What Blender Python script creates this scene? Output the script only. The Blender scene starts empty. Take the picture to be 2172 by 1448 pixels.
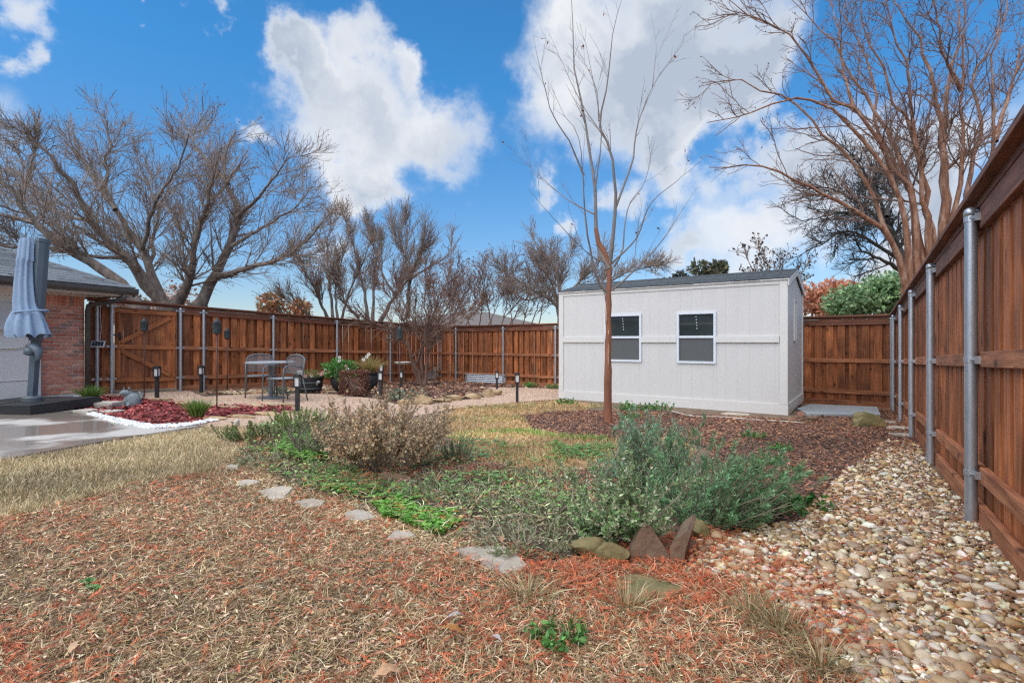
import bpy, math, random
import numpy as np
from mathutils import Vector, Matrix

random.seed(7)
rng = np.random.default_rng(11)
scene = bpy.context.scene
col = scene.collection

# ------------------------------------------------------------------ camera
F = 1086.0                      # focal length in photo pixels (2172 wide)
EYE = 1.0
cam_data = bpy.data.cameras.new('camera')
cam_data.lens = 18.0; cam_data.sensor_width = 36.0; cam_data.sensor_fit = 'HORIZONTAL'
cam_data.clip_start = 0.05; cam_data.clip_end = 3000
cam = bpy.data.objects.new('camera', cam_data); col.objects.link(cam)
cam.location = (0, 0, EYE); cam.rotation_euler = (math.radians(90), 0, 0)
scene.camera = cam

# ------------------------------------------------------------------ world / light
SUN_EL, SUN_AZ = 56.0, 222.0    # azimuth clockwise from +Y
w = bpy.data.worlds.new('World'); scene.world = w; w.use_nodes = True
def build_world():
    nt = w.node_tree; N = nt.nodes; L = nt.links
    N.clear()
    out = N.new('ShaderNodeOutputWorld'); bg = N.new('ShaderNodeBackground')
    L.new(bg.outputs[0], out.inputs[0]); bg.inputs[1].default_value = 0.098
    sky = N.new('ShaderNodeTexSky'); sky.sky_type = 'NISHITA'; sky.sun_disc = False
    sky.sun_elevation = math.radians(SUN_EL); sky.sun_rotation = math.radians(SUN_AZ)
    sky.air_density = 1.0; sky.dust_density = 0.3; sky.ozone_density = 3.0; sky.altitude = 200
    tc = N.new('ShaderNodeTexCoord')
    nz = N.new('ShaderNodeTexNoise'); nz.inputs['Scale'].default_value = 6.5
    nz.inputs['Detail'].default_value = 8; nz.inputs['Roughness'].default_value = 0.62
    L.new(tc.outputs['Generated'], nz.inputs['Vector'])
    sub = N.new('ShaderNodeVectorMath'); sub.operation = 'SUBTRACT'; sub.inputs[1].default_value = (.5, .5, .5)
    L.new(nz.outputs['Color'], sub.inputs[0])
    sc = N.new('ShaderNodeVectorMath'); sc.operation = 'SCALE'; sc.inputs['Scale'].default_value = 0.24
    L.new(sub.outputs[0], sc.inputs[0])
    dd = N.new('ShaderNodeVectorMath'); dd.operation = 'ADD'
    L.new(tc.outputs['Generated'], dd.inputs[0]); L.new(sc.outputs[0], dd.inputs[1])
    blobs = [(690,170,130),(790,100,80),(640,140,70),(720,310,150),(850,280,140),(960,310,120),(880,150,55),(760,400,90),(535,285,45),
             (1180,110,130),(1330,90,190),(1500,70,190),(1600,140,120),(1200,240,130),(1350,240,160),(1480,220,110),(1150,395,55),
             (1330,450,60),(1450,405,75),(1570,350,80),(1690,300,85),(1560,510,120),(1720,430,135),(1870,340,150),(1960,420,120),(1400,330,90),(1620,260,60),(1440,540,70),
             (2010,300,130),(60,15,80),(0,110,60),(1870,580,90),(700,545,80),(1990,520,120),(1210,470,40),(440,10,50),(290,40,30),
             (-300,250,260),(2500,150,300),(1000,-500,300),(300,-600,240),(1900,-500,280)]
    acc = None
    def math_node(op, a, b=None, clamp=False):
        m = N.new('ShaderNodeMath'); m.operation = op; m.use_clamp = clamp
        for i, v in enumerate((a, b)):
            if v is None: continue
            if isinstance(v, (int, float)): m.inputs[i].default_value = v
            else: L.new(v, m.inputs[i])
        return m.outputs[0]
    for (px, py, r) in blobs:
        d = Vector(((px-1086)/F, 1.0, (724-py)/F)); n = d.length; d.normalize()
        ds = N.new('ShaderNodeVectorMath'); ds.operation = 'DISTANCE'; ds.inputs[1].default_value = d
        L.new(dd.outputs[0], ds.inputs[0])
        rr = r/F/n*.92
        mr = N.new('ShaderNodeMapRange'); mr.interpolation_type = 'SMOOTHSTEP'
        mr.inputs['From Min'].default_value = rr*1.25; mr.inputs['From Max'].default_value = rr*0.25
        L.new(ds.outputs['Value'], mr.inputs['Value'])
        acc = mr.outputs[0] if acc is None else math_node('ADD', acc, mr.outputs[0])
    # the same kind of broken cloud goes on over the rest of the sky behind the viewer
    sx = N.new('ShaderNodeSeparateXYZ'); L.new(tc.outputs['Generated'], sx.inputs[0])
    back = N.new('ShaderNodeMapRange'); back.inputs['From Min'].default_value = 0.15; back.inputs['From Max'].default_value = -0.2
    L.new(sx.outputs['Y'], back.inputs['Value'])
    n2 = N.new('ShaderNodeTexNoise'); n2.inputs['Scale'].default_value = 2.2; n2.inputs['Detail'].default_value = 7
    L.new(dd.outputs[0], n2.inputs['Vector'])
    bm = N.new('ShaderNodeMapRange'); bm.inputs['From Min'].default_value = 0.42; bm.inputs['From Max'].default_value = 0.62
    L.new(n2.outputs['Fac'], bm.inputs['Value'])
    acc = math_node('ADD', acc, math_node('MULTIPLY', back.outputs[0], bm.outputs[0]))
    mask = N.new('ShaderNodeMapRange'); mask.interpolation_type = 'SMOOTHSTEP'
    mask.inputs['From Min'].default_value = 0.05; mask.inputs['From Max'].default_value = 1.35
    L.new(acc, mask.inputs['Value'])
    # cloud tone: bright edges, grey-blue thick middles
    n3 = N.new('ShaderNodeTexNoise'); n3.inputs['Scale'].default_value = 3.1; n3.inputs['Detail'].default_value = 5
    L.new(dd.outputs[0], n3.inputs['Vector'])
    tone = N.new('ShaderNodeMapRange'); tone.inputs['From Min'].default_value = 0.45; tone.inputs['From Max'].default_value = 0.66
    L.new(n3.outputs['Fac'], tone.inputs['Value'])
    cmix = N.new('ShaderNodeMix'); cmix.data_type = 'RGBA'
    cmix.inputs['A'].default_value = (1.45, 1.68, 2.05, 1); cmix.inputs['B'].default_value = (2.8, 2.86, 2.95, 1)
    dep = N.new('ShaderNodeMapRange'); dep.inputs['From Min'].default_value = 0.5; dep.inputs['From Max'].default_value = 1.5; dep.inputs['To Min'].default_value = 0.0; dep.inputs['To Max'].default_value = 1.0
    L.new(acc, dep.inputs['Value'])
    inv = math_node('SUBTRACT', 1.0, tone.outputs[0]); L.new(math_node('SUBTRACT', 1.0, math_node('MULTIPLY', inv, dep.outputs[0]), True), cmix.inputs['Factor'])
    tint = N.new('ShaderNodeMix'); tint.data_type = 'RGBA'; tint.blend_type = 'MULTIPLY'; tint.inputs['Factor'].default_value = 1
    tint.inputs['B'].default_value = (1, 1, 1, 1)
    hz = N.new('ShaderNodeMapRange'); hz.inputs['From Min'].default_value = 0.0; hz.inputs['From Max'].default_value = 0.45
    L.new(sx.outputs['Z'], hz.inputs['Value'])
    hc = N.new('ShaderNodeMix'); hc.data_type = 'RGBA'; hc.inputs['A'].default_value = (.36, .34, .355, 1); hc.inputs['B'].default_value = (.17, .47, .61, 1)
    L.new(hz.outputs[0], hc.inputs['Factor'])
    m0 = N.new('ShaderNodeMix'); m0.data_type = 'RGBA'; m0.blend_type = 'MULTIPLY'; m0.inputs['Factor'].default_value = 1
    L.new(sky.outputs[0], m0.inputs['A']); L.new(hc.outputs['Result'], m0.inputs['B']); L.new(m0.outputs['Result'], tint.inputs['A'])
    fin = N.new('ShaderNodeMix'); fin.data_type = 'RGBA'
    L.new(mask.outputs[0], fin.inputs['Factor']); L.new(tint.outputs['Result'], fin.inputs['A']); L.new(cmix.outputs['Result'], fin.inputs['B'])
    L.new(fin.outputs['Result'], bg.inputs[0])
build_world()
sl = bpy.data.lights.new('sun', 'SUN'); sl.energy = 1.5; sl.angle = math.radians(100); sl.color = (1.0, 0.955, 0.89)
so = bpy.data.objects.new('sun', sl); col.objects.link(so)
_sd = Vector((math.sin(math.radians(SUN_AZ))*math.cos(math.radians(SUN_EL)), math.cos(math.radians(SUN_AZ))*math.cos(math.radians(SUN_EL)), math.sin(math.radians(SUN_EL))))
so.rotation_euler = (-_sd).to_track_quat('-Z', 'Y').to_euler(); so.location = (0, -5, 20)
scene.view_settings.view_transform = 'Standard'; scene.view_settings.look = 'None'
scene.view_settings.exposure = 1.75; scene.view_settings.gamma = 1.0; scene.view_settings.use_curve_mapping = False
scene.cycles.use_denoising = False
scene.cycles.filter_width = 1.3
scene.cycles.use_adaptive_sampling = False
scene.cycles.max_bounces = 6; scene.cycles.transparent_max_bounces = 12

# ------------------------------------------------------------------ ground height and placing
AX, AY = 0.574, 0.819           # the lot's long direction
def zg(x, y):
    a = np.clip(AX*np.asarray(x) + AY*np.asarray(y), -3, 17)
    return EYE - 0.932 - 0.0334*a
def G(px, py, dz=0.0):          # where a photo pixel meets the ground
    y = 5.0
    for _ in range(40):
        x = (px-1086)/F*y
        h = EYE - (float(zg(x, y)) + dz)
        y = 0.5*y + 0.5*h*F/(py-724)
    x = (px-1086)/F*y
    return Vector((x, y, float(zg(x, y)) + dz))
def At(px, py, y): return Vector(((px-1086)/F*y, y, EYE - (py-724)/F*y))

# ------------------------------------------------------------------ object helpers
def tag(o, label=None, cat=None, group=None, kind=None):
    if label: o['label'] = label
    if cat: o['category'] = cat
    if group: o['group'] = group
    if kind: o['kind'] = kind
    return o
def thing(name, loc, label, cat, group=None):
    o = bpy.data.objects.new(name, None); o.empty_display_size = 0.1
    col.objects.link(o); o.location = loc
    return tag(o, label, cat, group)
def wloc(o):
    v = Vector((0, 0, 0))
    while o is not None:
        v += o.location; o = o.parent
    return v
def link(o, parent=None):
    col.objects.link(o)
    if parent is not None: o.parent = parent
    return o
def np_mesh(name, V, Fc, mat, colors=None, smooth=False):
    V = np.asarray(V, dtype=np.float32); Fc = np.asarray(Fc, dtype=np.int32)
    me = bpy.data.meshes.new(name)
    nF, k = Fc.shape
    me.vertices.add(len(V)); me.vertices.foreach_set('co', V.ravel())
    me.loops.add(nF*k); me.loops.foreach_set('vertex_index', Fc.ravel())
    me.polygons.add(nF); me.polygons.foreach_set('loop_start', np.arange(0, nF*k, k, dtype=np.int32))
    me.polygons.foreach_set('loop_total', np.full(nF, k, dtype=np.int32))
    if smooth: me.polygons.foreach_set('use_smooth', np.ones(nF, dtype=bool))
    if colors is not None:
        ca = me.color_attributes.new('Col', 'FLOAT_COLOR', 'POINT')
        c4 = np.ones((len(V), 4), dtype=np.float32); c4[:, :3] = colors
        ca.data.foreach_set('color', c4.ravel())
    me.update(calc_edges=True); me.validate()
    me.materials.append(mat)
    return me
def np_obj(name, V, Fc, mat, parent=None, colors=None, smooth=False):
    V = np.asarray(V, dtype=np.float64)
    o = None
    if parent is not None:
        V = V - np.array(wloc(parent))
        o = bpy.data.objects.new(name, np_mesh(name, V, Fc, mat, colors, smooth)); return link(o, parent)
    c = np.array([(V[:, 0].min()+V[:, 0].max())/2, (V[:, 1].min()+V[:, 1].max())/2, V[:, 2].min()])
    o = bpy.data.objects.new(name, np_mesh(name, V-c, Fc, mat, colors, smooth)); o.location = c
    return link(o)
class MB:
    def __init__(s): s.v = []; s.f = []
    def box(s, c, d, M=None):
        b = len(s.v)
        for sx in (-.5, .5):
            for sy in (-.5, .5):
                for sz in (-.5, .5):
                    p = Vector((sx*d[0], sy*d[1], sz*d[2]))
                    if M is not None: p = M @ p
                    s.v.append(Vector(c)+p)
        s.f += [[b+i for i in q] for q in ((0,1,3,2),(4,6,7,5),(0,4,5,1),(2,3,7,6),(0,2,6,4),(1,5,7,3))]
        return s
    def prism(s, pts, z0, z1):           # pts (x,y) ccw; z0/z1 numbers or callables
        b = len(s.v); n = len(pts)
        fz0 = z0 if callable(z0) else (lambda x, y: z0); fz1 = z1 if callable(z1) else (lambda x, y: z1)
        for (x, y) in pts: s.v.append(Vector((x, y, fz0(x, y))))
        for (x, y) in pts: s.v.append(Vector((x, y, fz1(x, y))))
        s.f.append([b+i for i in reversed(range(n))]); s.f.append([b+n+i for i in range(n)])
        for i in range(n): j = (i+1) % n; s.f.append([b+i, b+j, b+n+j, b+n+i])
        return s
    def extrude(s, pts, d):              # pts: list of 3D points of a planar polygon, d: vector
        b = len(s.v); n = len(pts); d = Vector(d)
        s.v += [Vector(p) for p in pts] + [Vector(p)+d for p in pts]
        s.f.append([b+i for i in reversed(range(n))]); s.f.append([b+n+i for i in range(n)])
        for i in range(n): j = (i+1) % n; s.f.append([b+i, b+j, b+n+j, b+n+i])
        return s
    def tube(s, pts, r, n=8, cap=True, sq=None):
        pts = [Vector(p) for p in pts]; m = len(pts)
        rs = [r]*m if isinstance(r, (int, float)) else list(r)
        b = len(s.v); ref = None
        for i, p in enumerate(pts):
            t = (pts[min(i+1, m-1)] - pts[max(i-1, 0)]).normalized()
            if ref is None:
                ref = Vector((0, 0, 1)) if abs(t.z) < .9 else Vector((1, 0, 0))
                u = t.cross(ref).normalized()
            else: u = (u - t*u.dot(t)).normalized()
            v = t.cross(u)
            for k in range(n):
                a = 2*math.pi*(k+.5)/n
                ru, rv = (rs[i], rs[i]) if sq is None else (rs[i]*sq[0], rs[i]*sq[1])
                s.v.append(p + u*math.cos(a)*ru + v*math.sin(a)*rv)
        for i in range(m-1):
            for k in range(n):
                k2 = (k+1) % n
                s.f.append([b+i*n+k, b+i*n+k2, b+(i+1)*n+k2, b+(i+1)*n+k])
        if cap:
            s.f.append([b+k for k in reversed(range(n))]); s.f.append([b+(m-1)*n+k for k in range(n)])
        return s
    def lathe(s, c, prof, n=20, sx=1., sy=1., cap=True):   # prof: (r,z)
        b = len(s.v); m = len(prof); c = Vector(c)
        for (r, z) in prof:
            for k in range(n):
                a = 2*math.pi*k/n
                s.v.append(c + Vector((math.cos(a)*r*sx, math.sin(a)*r*sy, z)))
        for i in range(m-1):
            for k in range(n):
                k2 = (k+1) % n
                s.f.append([b+i*n+k, b+i*n+k2, b+(i+1)*n+k2, b+(i+1)*n+k])
        if cap:
            s.f.append([b+k for k in reversed(range(n))]); s.f.append([b+(m-1)*n+k for k in range(n)])
        return s
    def build(s, name, mat, parent=None, smooth=False, kind=None):
        V = [Vector(p) for p in s.v]
        if parent is not None: off = wloc(parent)
        else:
            xs = [p.x for p in V]; ys = [p.y for p in V]
            off = Vector(((min(xs)+max(xs))/2, (min(ys)+max(ys))/2, min(p.z for p in V)))
        me = bpy.data.meshes.new(name); me.from_pydata([p-off for p in V], [], s.f); me.update()
        if smooth:
            me.polygons.foreach_set('use_smooth', np.ones(len(me.polygons), dtype=bool))
            if smooth == 'auto': me.set_sharp_from_angle(angle=math.radians(40))
        me.materials.append(mat)
        o = bpy.data.objects.new(name, me)
        if parent is None: o.location = off
        link(o, parent)
        if kind: o['kind'] = kind
        return o
def box_mesh(name, d, mat, bevel=0.0):
    x, y, z = d[0]/2, d[1]/2, d[2]/2; b = bevel
    m = MB()
    if b <= 0: m.box((0, 0, 0), d)
    else:                                # long edges along Z chamfered
        pts = [(-x+b,-y),(x-b,-y),(x,-y+b),(x,y-b),(x-b,y),(-x+b,y),(-x,y-b),(-x,-y+b)]
        m.prism(pts, -z, z)
    me = bpy.data.meshes.new(name); me.from_pydata(m.v, [], m.f); me.update(); me.materials.append(mat)
    return me
def bar(name, p0, p1, wd, ht, mat, parent, roll=0.0):
    """a straight timber from p0 to p1; local X is its length, wd across (horizontal), ht up"""
    p0 = Vector(p0); p1 = Vector(p1); d = p1-p0; L = d.length; x = d.normalized()
    up = Vector((0, 0, 1)) if abs(x.z) < .95 else Vector((0, 1, 0))
    y = up.cross(x).normalized(); z = x.cross(y)
    if roll:
        R = Matrix.Rotation(roll, 3, x); y = R @ y; z = R @ z
    b = min(wd, ht)*.07
    pts = [(-wd/2+b,-ht/2),(wd/2-b,-ht/2),(wd/2,-ht/2+b),(wd/2,ht/2-b),(wd/2-b,ht/2),(-wd/2+b,ht/2),(-wd/2,ht/2-b),(-wd/2,-ht/2+b)]
    n = 8; v = [(-L/2, a, c) for a, c in pts] + [(L/2, a, c) for a, c in pts]
    f = [list(range(n))[::-1], list(range(n, 2*n))] + [[i, (i+1) % n, n+(i+1) % n, n+i] for i in range(n)]
    me = bpy.data.meshes.new(name); me.from_pydata(v, [], f); me.update(); me.materials.append(mat)
    o = bpy.data.objects.new(name, me); link(o, parent)
    M = Matrix((x, y, z)).transposed().to_4x4()
    o.rotation_euler = M.to_euler()
    o.location = (p0+p1)/2 - (wloc(parent) if parent is not None else Vector((0, 0, 0)))
    return o

# ------------------------------------------------------------------ materials
def S(r, g, b, k=1.0):
    def c(v):
        v /= 255.0
        return (v/12.92 if v <= .04045 else ((v+.055)/1.055)**2.4)*k
    return (c(r), c(g), c(b))
def mk(name, c1, c2=None, rough=0.7, scale=8.0, bump=0.0, bscale=None, metal=0.0, stretch=(1, 1, 1), rand=0.0, detail=6,
       spec=0.5, coords='Object', c3=None, trans=0.0):
    m = bpy.data.materials.new(name); m.use_nodes = True
    nt = m.node_tree; N = nt.nodes; L = nt.links
    p = N['Principled BSDF']; p.inputs['Roughness'].default_value = rough; p.inputs['Metallic'].default_value = metal
    p.inputs['Specular IOR Level'].default_value = spec
    if c2 is None: c2 = tuple(x*.8 for x in c1)
    tc = N.new('ShaderNodeTexCoord'); mp = N.new('ShaderNodeMapping'); mp.inputs['Scale'].default_value = stretch
    L.new(tc.outputs[coords], mp.inputs['Vector'])
    vec = mp.outputs[0]
    oi = N.new('ShaderNodeObjectInfo')
    if rand > 0:
        off = N.new('ShaderNodeVectorMath'); off.operation = 'SCALE'; off.inputs[0].default_value = (37.1, 11.3, 53.7)
        L.new(oi.outputs['Random'], off.inputs['Scale'])
        ad = N.new('ShaderNodeVectorMath'); L.new(vec, ad.inputs[0]); L.new(off.outputs[0], ad.inputs[1]); vec = ad.outputs[0]
    nz = N.new('ShaderNodeTexNoise'); nz.inputs['Scale'].default_value = scale; nz.inputs['Detail'].default_value = detail
    nz.inputs['Roughness'].default_value = .65
    L.new(vec, nz.inputs['Vector'])
    rp = N.new('ShaderNodeValToRGB'); e = rp.color_ramp.elements
    e[0].position = .32; e[0].color = (*c1, 1); e[1].position = .68; e[1].color = (*c2, 1)
    if c3 is not None:
        q = rp.color_ramp.elements.new(.5); q.color = (*c3, 1)
    L.new(nz.outputs['Fac'], rp.inputs['Fac'])
    c = rp.outputs[0]
    if rand > 0:
        mr = N.new('ShaderNodeMapRange'); mr.inputs['To Min'].default_value = 1-rand; mr.inputs['To Max'].default_value = 1+rand
        L.new(oi.outputs['Random'], mr.inputs['Value'])
        sc = N.new('ShaderNodeVectorMath'); sc.operation = 'SCALE'; L.new(c, sc.inputs[0]); L.new(mr.outputs[0], sc.inputs['Scale']); c = sc.outputs[0]
    L.new(c, p.inputs['Base Color'])
    if bump > 0:
        b = N.new('ShaderNodeBump'); b.inputs['Strength'].default_value = bump; b.inputs['Distance'].default_value = .02
        n2 = N.new('ShaderNodeTexNoise'); n2.inputs['Scale'].default_value = bscale or scale*3; n2.inputs['Detail'].default_value = 6
        L.new(vec, n2.inputs['Vector']); L.new(n2.outputs['Fac'], b.inputs['Height']); L.new(b.outputs[0], p.inputs['Normal'])
    return m
def mk_wood(name, dark, light, axis, rand=.28, rough=.62, knots=True, patina=.35):
    """stained cedar: grain stretched along the local axis, knots, a different tone for every board"""
    m = bpy.data.materials.new(name); m.use_nodes = True
    nt = m.node_tree; N = nt.nodes; L = nt.links; p = N['Principled BSDF']
    p.inputs['Roughness'].default_value = rough; p.inputs['Specular IOR Level'].default_value = .35
    tc = N.new('ShaderNodeTexCoord'); oi = N.new('ShaderNodeObjectInfo')
    off = N.new('ShaderNodeVectorMath'); off.operation = 'SCALE'; off.inputs[0].default_value = (31.7, 17.9, 43.3); L.new(oi.outputs['Random'], off.inputs['Scale'])
    ad = N.new('ShaderNodeVectorMath'); L.new(tc.outputs['Object'], ad.inputs[0]); L.new(off.outputs[0], ad.inputs[1])
    mp = N.new('ShaderNodeMapping'); s = [34., 34., 34.]; s[axis] = 2.2; mp.inputs['Scale'].default_value = s; L.new(ad.outputs[0], mp.inputs[0])
    g = N.new('ShaderNodeTexNoise'); g.inputs['Scale'].default_value = 1.0; g.inputs['Detail'].default_value = 7; g.inputs['Distortion'].default_value = .9; L.new(mp.outputs[0], g.inputs[0])
    big = N.new('ShaderNodeTexNoise'); big.inputs['Scale'].default_value = 2.4; big.inputs['Detail'].default_value = 3; L.new(ad.outputs[0], big.inputs[0])
    rp = N.new('ShaderNodeValToRGB'); e = rp.color_ramp.elements
    e[0].position = .30; e[0].color = (*dark, 1); e[1].position = .72; e[1].color = (*light, 1)
    L.new(g.outputs['Fac'], rp.inputs['Fac']); c = rp.outputs[0]
    def mul(c, fac_out, lo, hi, f0=0., f1=1.):
        mr = N.new('ShaderNodeMapRange'); mr.inputs['From Min'].default_value = f0; mr.inputs['From Max'].default_value = f1
        mr.inputs['To Min'].default_value = lo; mr.inputs['To Max'].default_value = hi; L.new(fac_out, mr.inputs['Value'])
        v = N.new('ShaderNodeVectorMath'); v.operation = 'SCALE'; L.new(c, v.inputs[0]); L.new(mr.outputs[0], v.inputs['Scale']); return v.outputs[0]
    c = mul(c, oi.outputs['Random'], 1-rand, 1+rand)
    c = mul(c, big.outputs['Fac'], 1-patina, 1+patina, .3, .7)
    if knots:
        mk_ = N.new('ShaderNodeMapping'); ks = [7., 7., 7.]; ks[axis] = 3.4; mk_.inputs['Scale'].default_value = ks; L.new(ad.outputs[0], mk_.inputs[0])
        vo = N.new('ShaderNodeTexVoronoi'); vo.inputs['Scale'].default_value = 1.0; L.new(mk_.outputs[0], vo.inputs['Vector'])
        c = mul(c, vo.outputs['Distance'], .28, 1.0, .08, .22)
    L.new(c, p.inputs['Base Color'])
    b = N.new('ShaderNodeBump'); b.inputs['Strength'].default_value = .35; b.inputs['Distance'].default_value = .004
    L.new(g.outputs['Fac'], b.inputs['Height']); L.new(b.outputs[0], p.inputs['Normal'])
    return m
def mk_attr(name, rough=.8, vary=.0, trans=0.0, spec=.3):
    """colour comes from the 'Col' attribute: each blade, chip or stone has its own"""
    m = bpy.data.materials.new(name); m.use_nodes = True
    nt = m.node_tree; N = nt.nodes; L = nt.links; p = N['Principled BSDF']
    p.inputs['Roughness'].default_value = rough; p.inputs['Specular IOR Level'].default_value = spec
    at = N.new('ShaderNodeAttribute'); at.attribute_name = 'Col'
    c = at.outputs['Color']
    if vary > 0:
        tc = N.new('ShaderNodeTexCoord'); nz = N.new('ShaderNodeTexNoise'); nz.inputs['Scale'].default_value = 60; nz.inputs['Detail'].default_value = 4
        L.new(tc.outputs['Object'], nz.inputs[0])
        mr = N.new('ShaderNodeMapRange'); mr.inputs['From Min'].default_value = .3; mr.inputs['From Max'].default_value = .7
        mr.inputs['To Min'].default_value = 1-vary; mr.inputs['To Max'].default_value = 1+vary; L.new(nz.outputs['Fac'], mr.inputs['Value'])
        v = N.new('ShaderNodeVectorMath'); v.operation = 'SCALE'; L.new(c, v.inputs[0]); L.new(mr.outputs[0], v.inputs['Scale']); c = v.outputs[0]
    L.new(c, p.inputs['Base Color'])
    if trans > 0:
        tr = N.new('ShaderNodeBsdfTranslucent'); L.new(c, tr.inputs['Color'])
        mx = N.new('ShaderNodeMixShader'); mx.inputs[0].default_value = trans
        L.new(p.outputs[0], mx.inputs[1]); L.new(tr.outputs[0], mx.inputs[2]); L.new(mx.outputs[0], N['Material Output'].inputs[0])
    return m
def mk_ramp_random(name, cols, rough=.7, bump=.3, scale=30):
    """one of several natural colours by object, with mottling"""
    m = bpy.data.materials.new(name); m.use_nodes = True
    nt = m.node_tree; N = nt.nodes; L = nt.links; p = N['Principled BSDF']; p.inputs['Roughness'].default_value = rough
    oi = N.new('ShaderNodeObjectInfo'); rp = N.new('ShaderNodeValToRGB'); rp.color_ramp.interpolation = 'LINEAR'
    e = rp.color_ramp.elements
    for i, c in enumerate(cols):
        x = i/(len(cols)-1)
        q = e[0] if i == 0 else (e[1] if i == len(cols)-1 else None)
        if q is None: continue
        q.position = x; q.color = (*c, 1)
    for i, c in enumerate(cols[1:-1], 1):
        q = e.new(i/(len(cols)-1)); q.color = (*c, 1)
    L.new(oi.outputs['Random'], rp.inputs['Fac'])
    tc = N.new('ShaderNodeTexCoord'); nz = N.new('ShaderNodeTexNoise'); nz.inputs['Scale'].default_value = scale; nz.inputs['Detail'].default_value = 6
    L.new(tc.outputs['Object'], nz.inputs[0])
    mr = N.new('ShaderNodeMapRange'); mr.inputs['From Min'].default_value = .3; mr.inputs['From Max'].default_value = .7
    mr.inputs['To Min'].default_value = .68; mr.inputs['To Max'].default_value = 1.25; L.new(nz.outputs['Fac'], mr.inputs['Value'])
    v = N.new('ShaderNodeVectorMath'); v.operation = 'SCALE'; L.new(rp.outputs[0], v.inputs[0]); L.new(mr.outputs[0], v.inputs['Scale'])
    L.new(v.outputs[0], p.inputs['Base Color'])
    b = N.new('ShaderNodeBump'); b.inputs['Strength'].default_value = bump; b.inputs['Distance'].default_value = .004
    L.new(nz.outputs['Fac'], b.inputs['Height']); L.new(b.outputs[0], p.inputs['Normal'])
    return m
M = {}
M['plank'] = mk_wood('cedar_upright', (.16, .046, .016), (.44, .150, .053), 2, rand=.40)
M['rail'] = mk_wood('cedar_along', (.20, .066, .028), (.46, .185, .085), 0, rand=.15, patina=.2)
M['trim'] = mk_wood('cedar_dark_trim', (.10, .034, .018), (.25, .10, .056), 0, rand=.12, patina=.25)
M['gate'] = mk_wood('cedar_new', (.24, .072, .024), (.46, .165, .058), 0, rand=.15, patina=.2)
M['galv'] = mk('galvanised_steel', (.40, .44, .48), (.55, .58, .62), rough=.42, scale=14, metal=.75, stretch=(3, 3, .5), detail=4)
M['gray_metal'] = mk('grey_powder_coat', (.10, .12, .135), (.13, .15, .165), rough=.45, scale=20, metal=.2)
M['slate'] = mk('umbrella_slate_paint', (.075, .105, .135), (.10, .13, .16), rough=.45, scale=6)
M['black'] = mk('black_plastic', (.014, .015, .017), (.024, .025, .028), rough=.5, scale=9)
M['white_shed'] = mk('warm_white_paint', (.53, .518, .505), (.56, .548, .535), rough=.6, scale=5, bump=.06, bscale=40, stretch=(1, 1, .25), rand=.004)
M['white_trim'] = mk('white_trim_paint', (.565, .55, .53), (.60, .585, .56), rough=.55, scale=7, bump=.03, bscale=40)
M['alu'] = mk('white_window_frame', (.56, .60, .66), (.64, .68, .73), rough=.4, scale=10)
M['shingle'] = mk('grey_asphalt_shingle', (.075, .085, .095), (.17, .185, .20), rough=.9, scale=40, bump=.5, bscale=180, rand=.30)
M['dark_shingle'] = mk('charcoal_shingle', (.035, .042, .048), (.115, .13, .14), rough=.9, scale=30, bump=.5, bscale=180, rand=.2)
M['brick'] = mk_ramp_random('red_clay_brick', [S(188,112,88), S(208,136,108), S(172,98,78), S(212,146,118), S(150,116,104), S(200,120,92), S(216,168,142), S(182,104,82)], rough=.85, bump=.5)
M['mortar'] = mk('pale_mortar', (.52, .47, .42), (.64, .59, .53), rough=.9, scale=30, bump=.4)
M['house_paint'] = mk('beige_house_paint', (.74, .70, .65), (.79, .755, .70), rough=.6, scale=3, bump=.1, bscale=50)
M['gutter'] = mk('bronze_gutter_paint', (.055, .048, .042), (.09, .08, .07), rough=.4, scale=6)
M['glass'] = mk('dark_window_glass', (.022, .030, .032), (.035, .045, .046), rough=.04, scale=2, spec=.9)
M['screen'] = mk('insect_screen', (.055, .06, .062), (.10, .107, .108), rough=.6, scale=160)
M['soil'] = mk('lawn_soil', (.075, .050, .034), (.23, .155, .10), rough=.95, scale=9, bump=.8, bscale=50, detail=9, c3=(.17, .115, .075))
M['straw_soil'] = mk('straw_thatch', (.32, .25, .155), (.48, .39, .25), rough=.95, scale=14, bump=.8, bscale=90, detail=9)
M['mulch'] = mk('shredded_mulch', (.050, .032, .026), (.16, .105, .085), rough=.85, scale=22, bump=1.0, bscale=60, detail=9)
M['redmulch'] = mk('red_mulch_base', (.10, .02, .018), (.22, .055, .05), rough=.85, scale=26, bump=1.0, bscale=60, detail=8)
M['granite'] = mk('decomposed_granite', (.46, .31, .21), (.66, .48, .35), rough=.92, scale=60, bump=.7, bscale=220, detail=10, c3=(.56, .395, .28))
M['chip'] = mk_attr('litter_colours', rough=.8, vary=.25)
M['leaf'] = mk_attr('leaf_colours', rough=.55, vary=.15, trans=.25)
M['stone_stuff'] = mk_attr('pebble_colours', rough=.55, vary=.22, spec=.45)
M['river'] = mk_ramp_random('river_stone', [S(208,192,166), S(190,164,126), S(216,204,186), S(164,124,84), S(188,162,128), S(136,102,76), S(212,202,186), S(174,142,100), S(150,134,118), S(194,166,120)], rough=.55, bump=.25, scale=26)
M['flag'] = mk('flagstone', (.33, .275, .21), (.50, .44, .36), rough=.75, scale=7, bump=.5, bscale=30, rand=.16, detail=8)
M['moss_stone'] = mk('mossy_sandstone', (.115, .115, .045), (.34, .20, .085), rough=.85, scale=5, bump=.7, bscale=26, detail=8, c3=(.20, .16, .07))
M['sandstone'] = mk('sandstone_edging', (.26, .17, .085), (.46, .34, .20), rough=.85, scale=7, bump=.8, bscale=24, rand=.22, detail=8)
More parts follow.
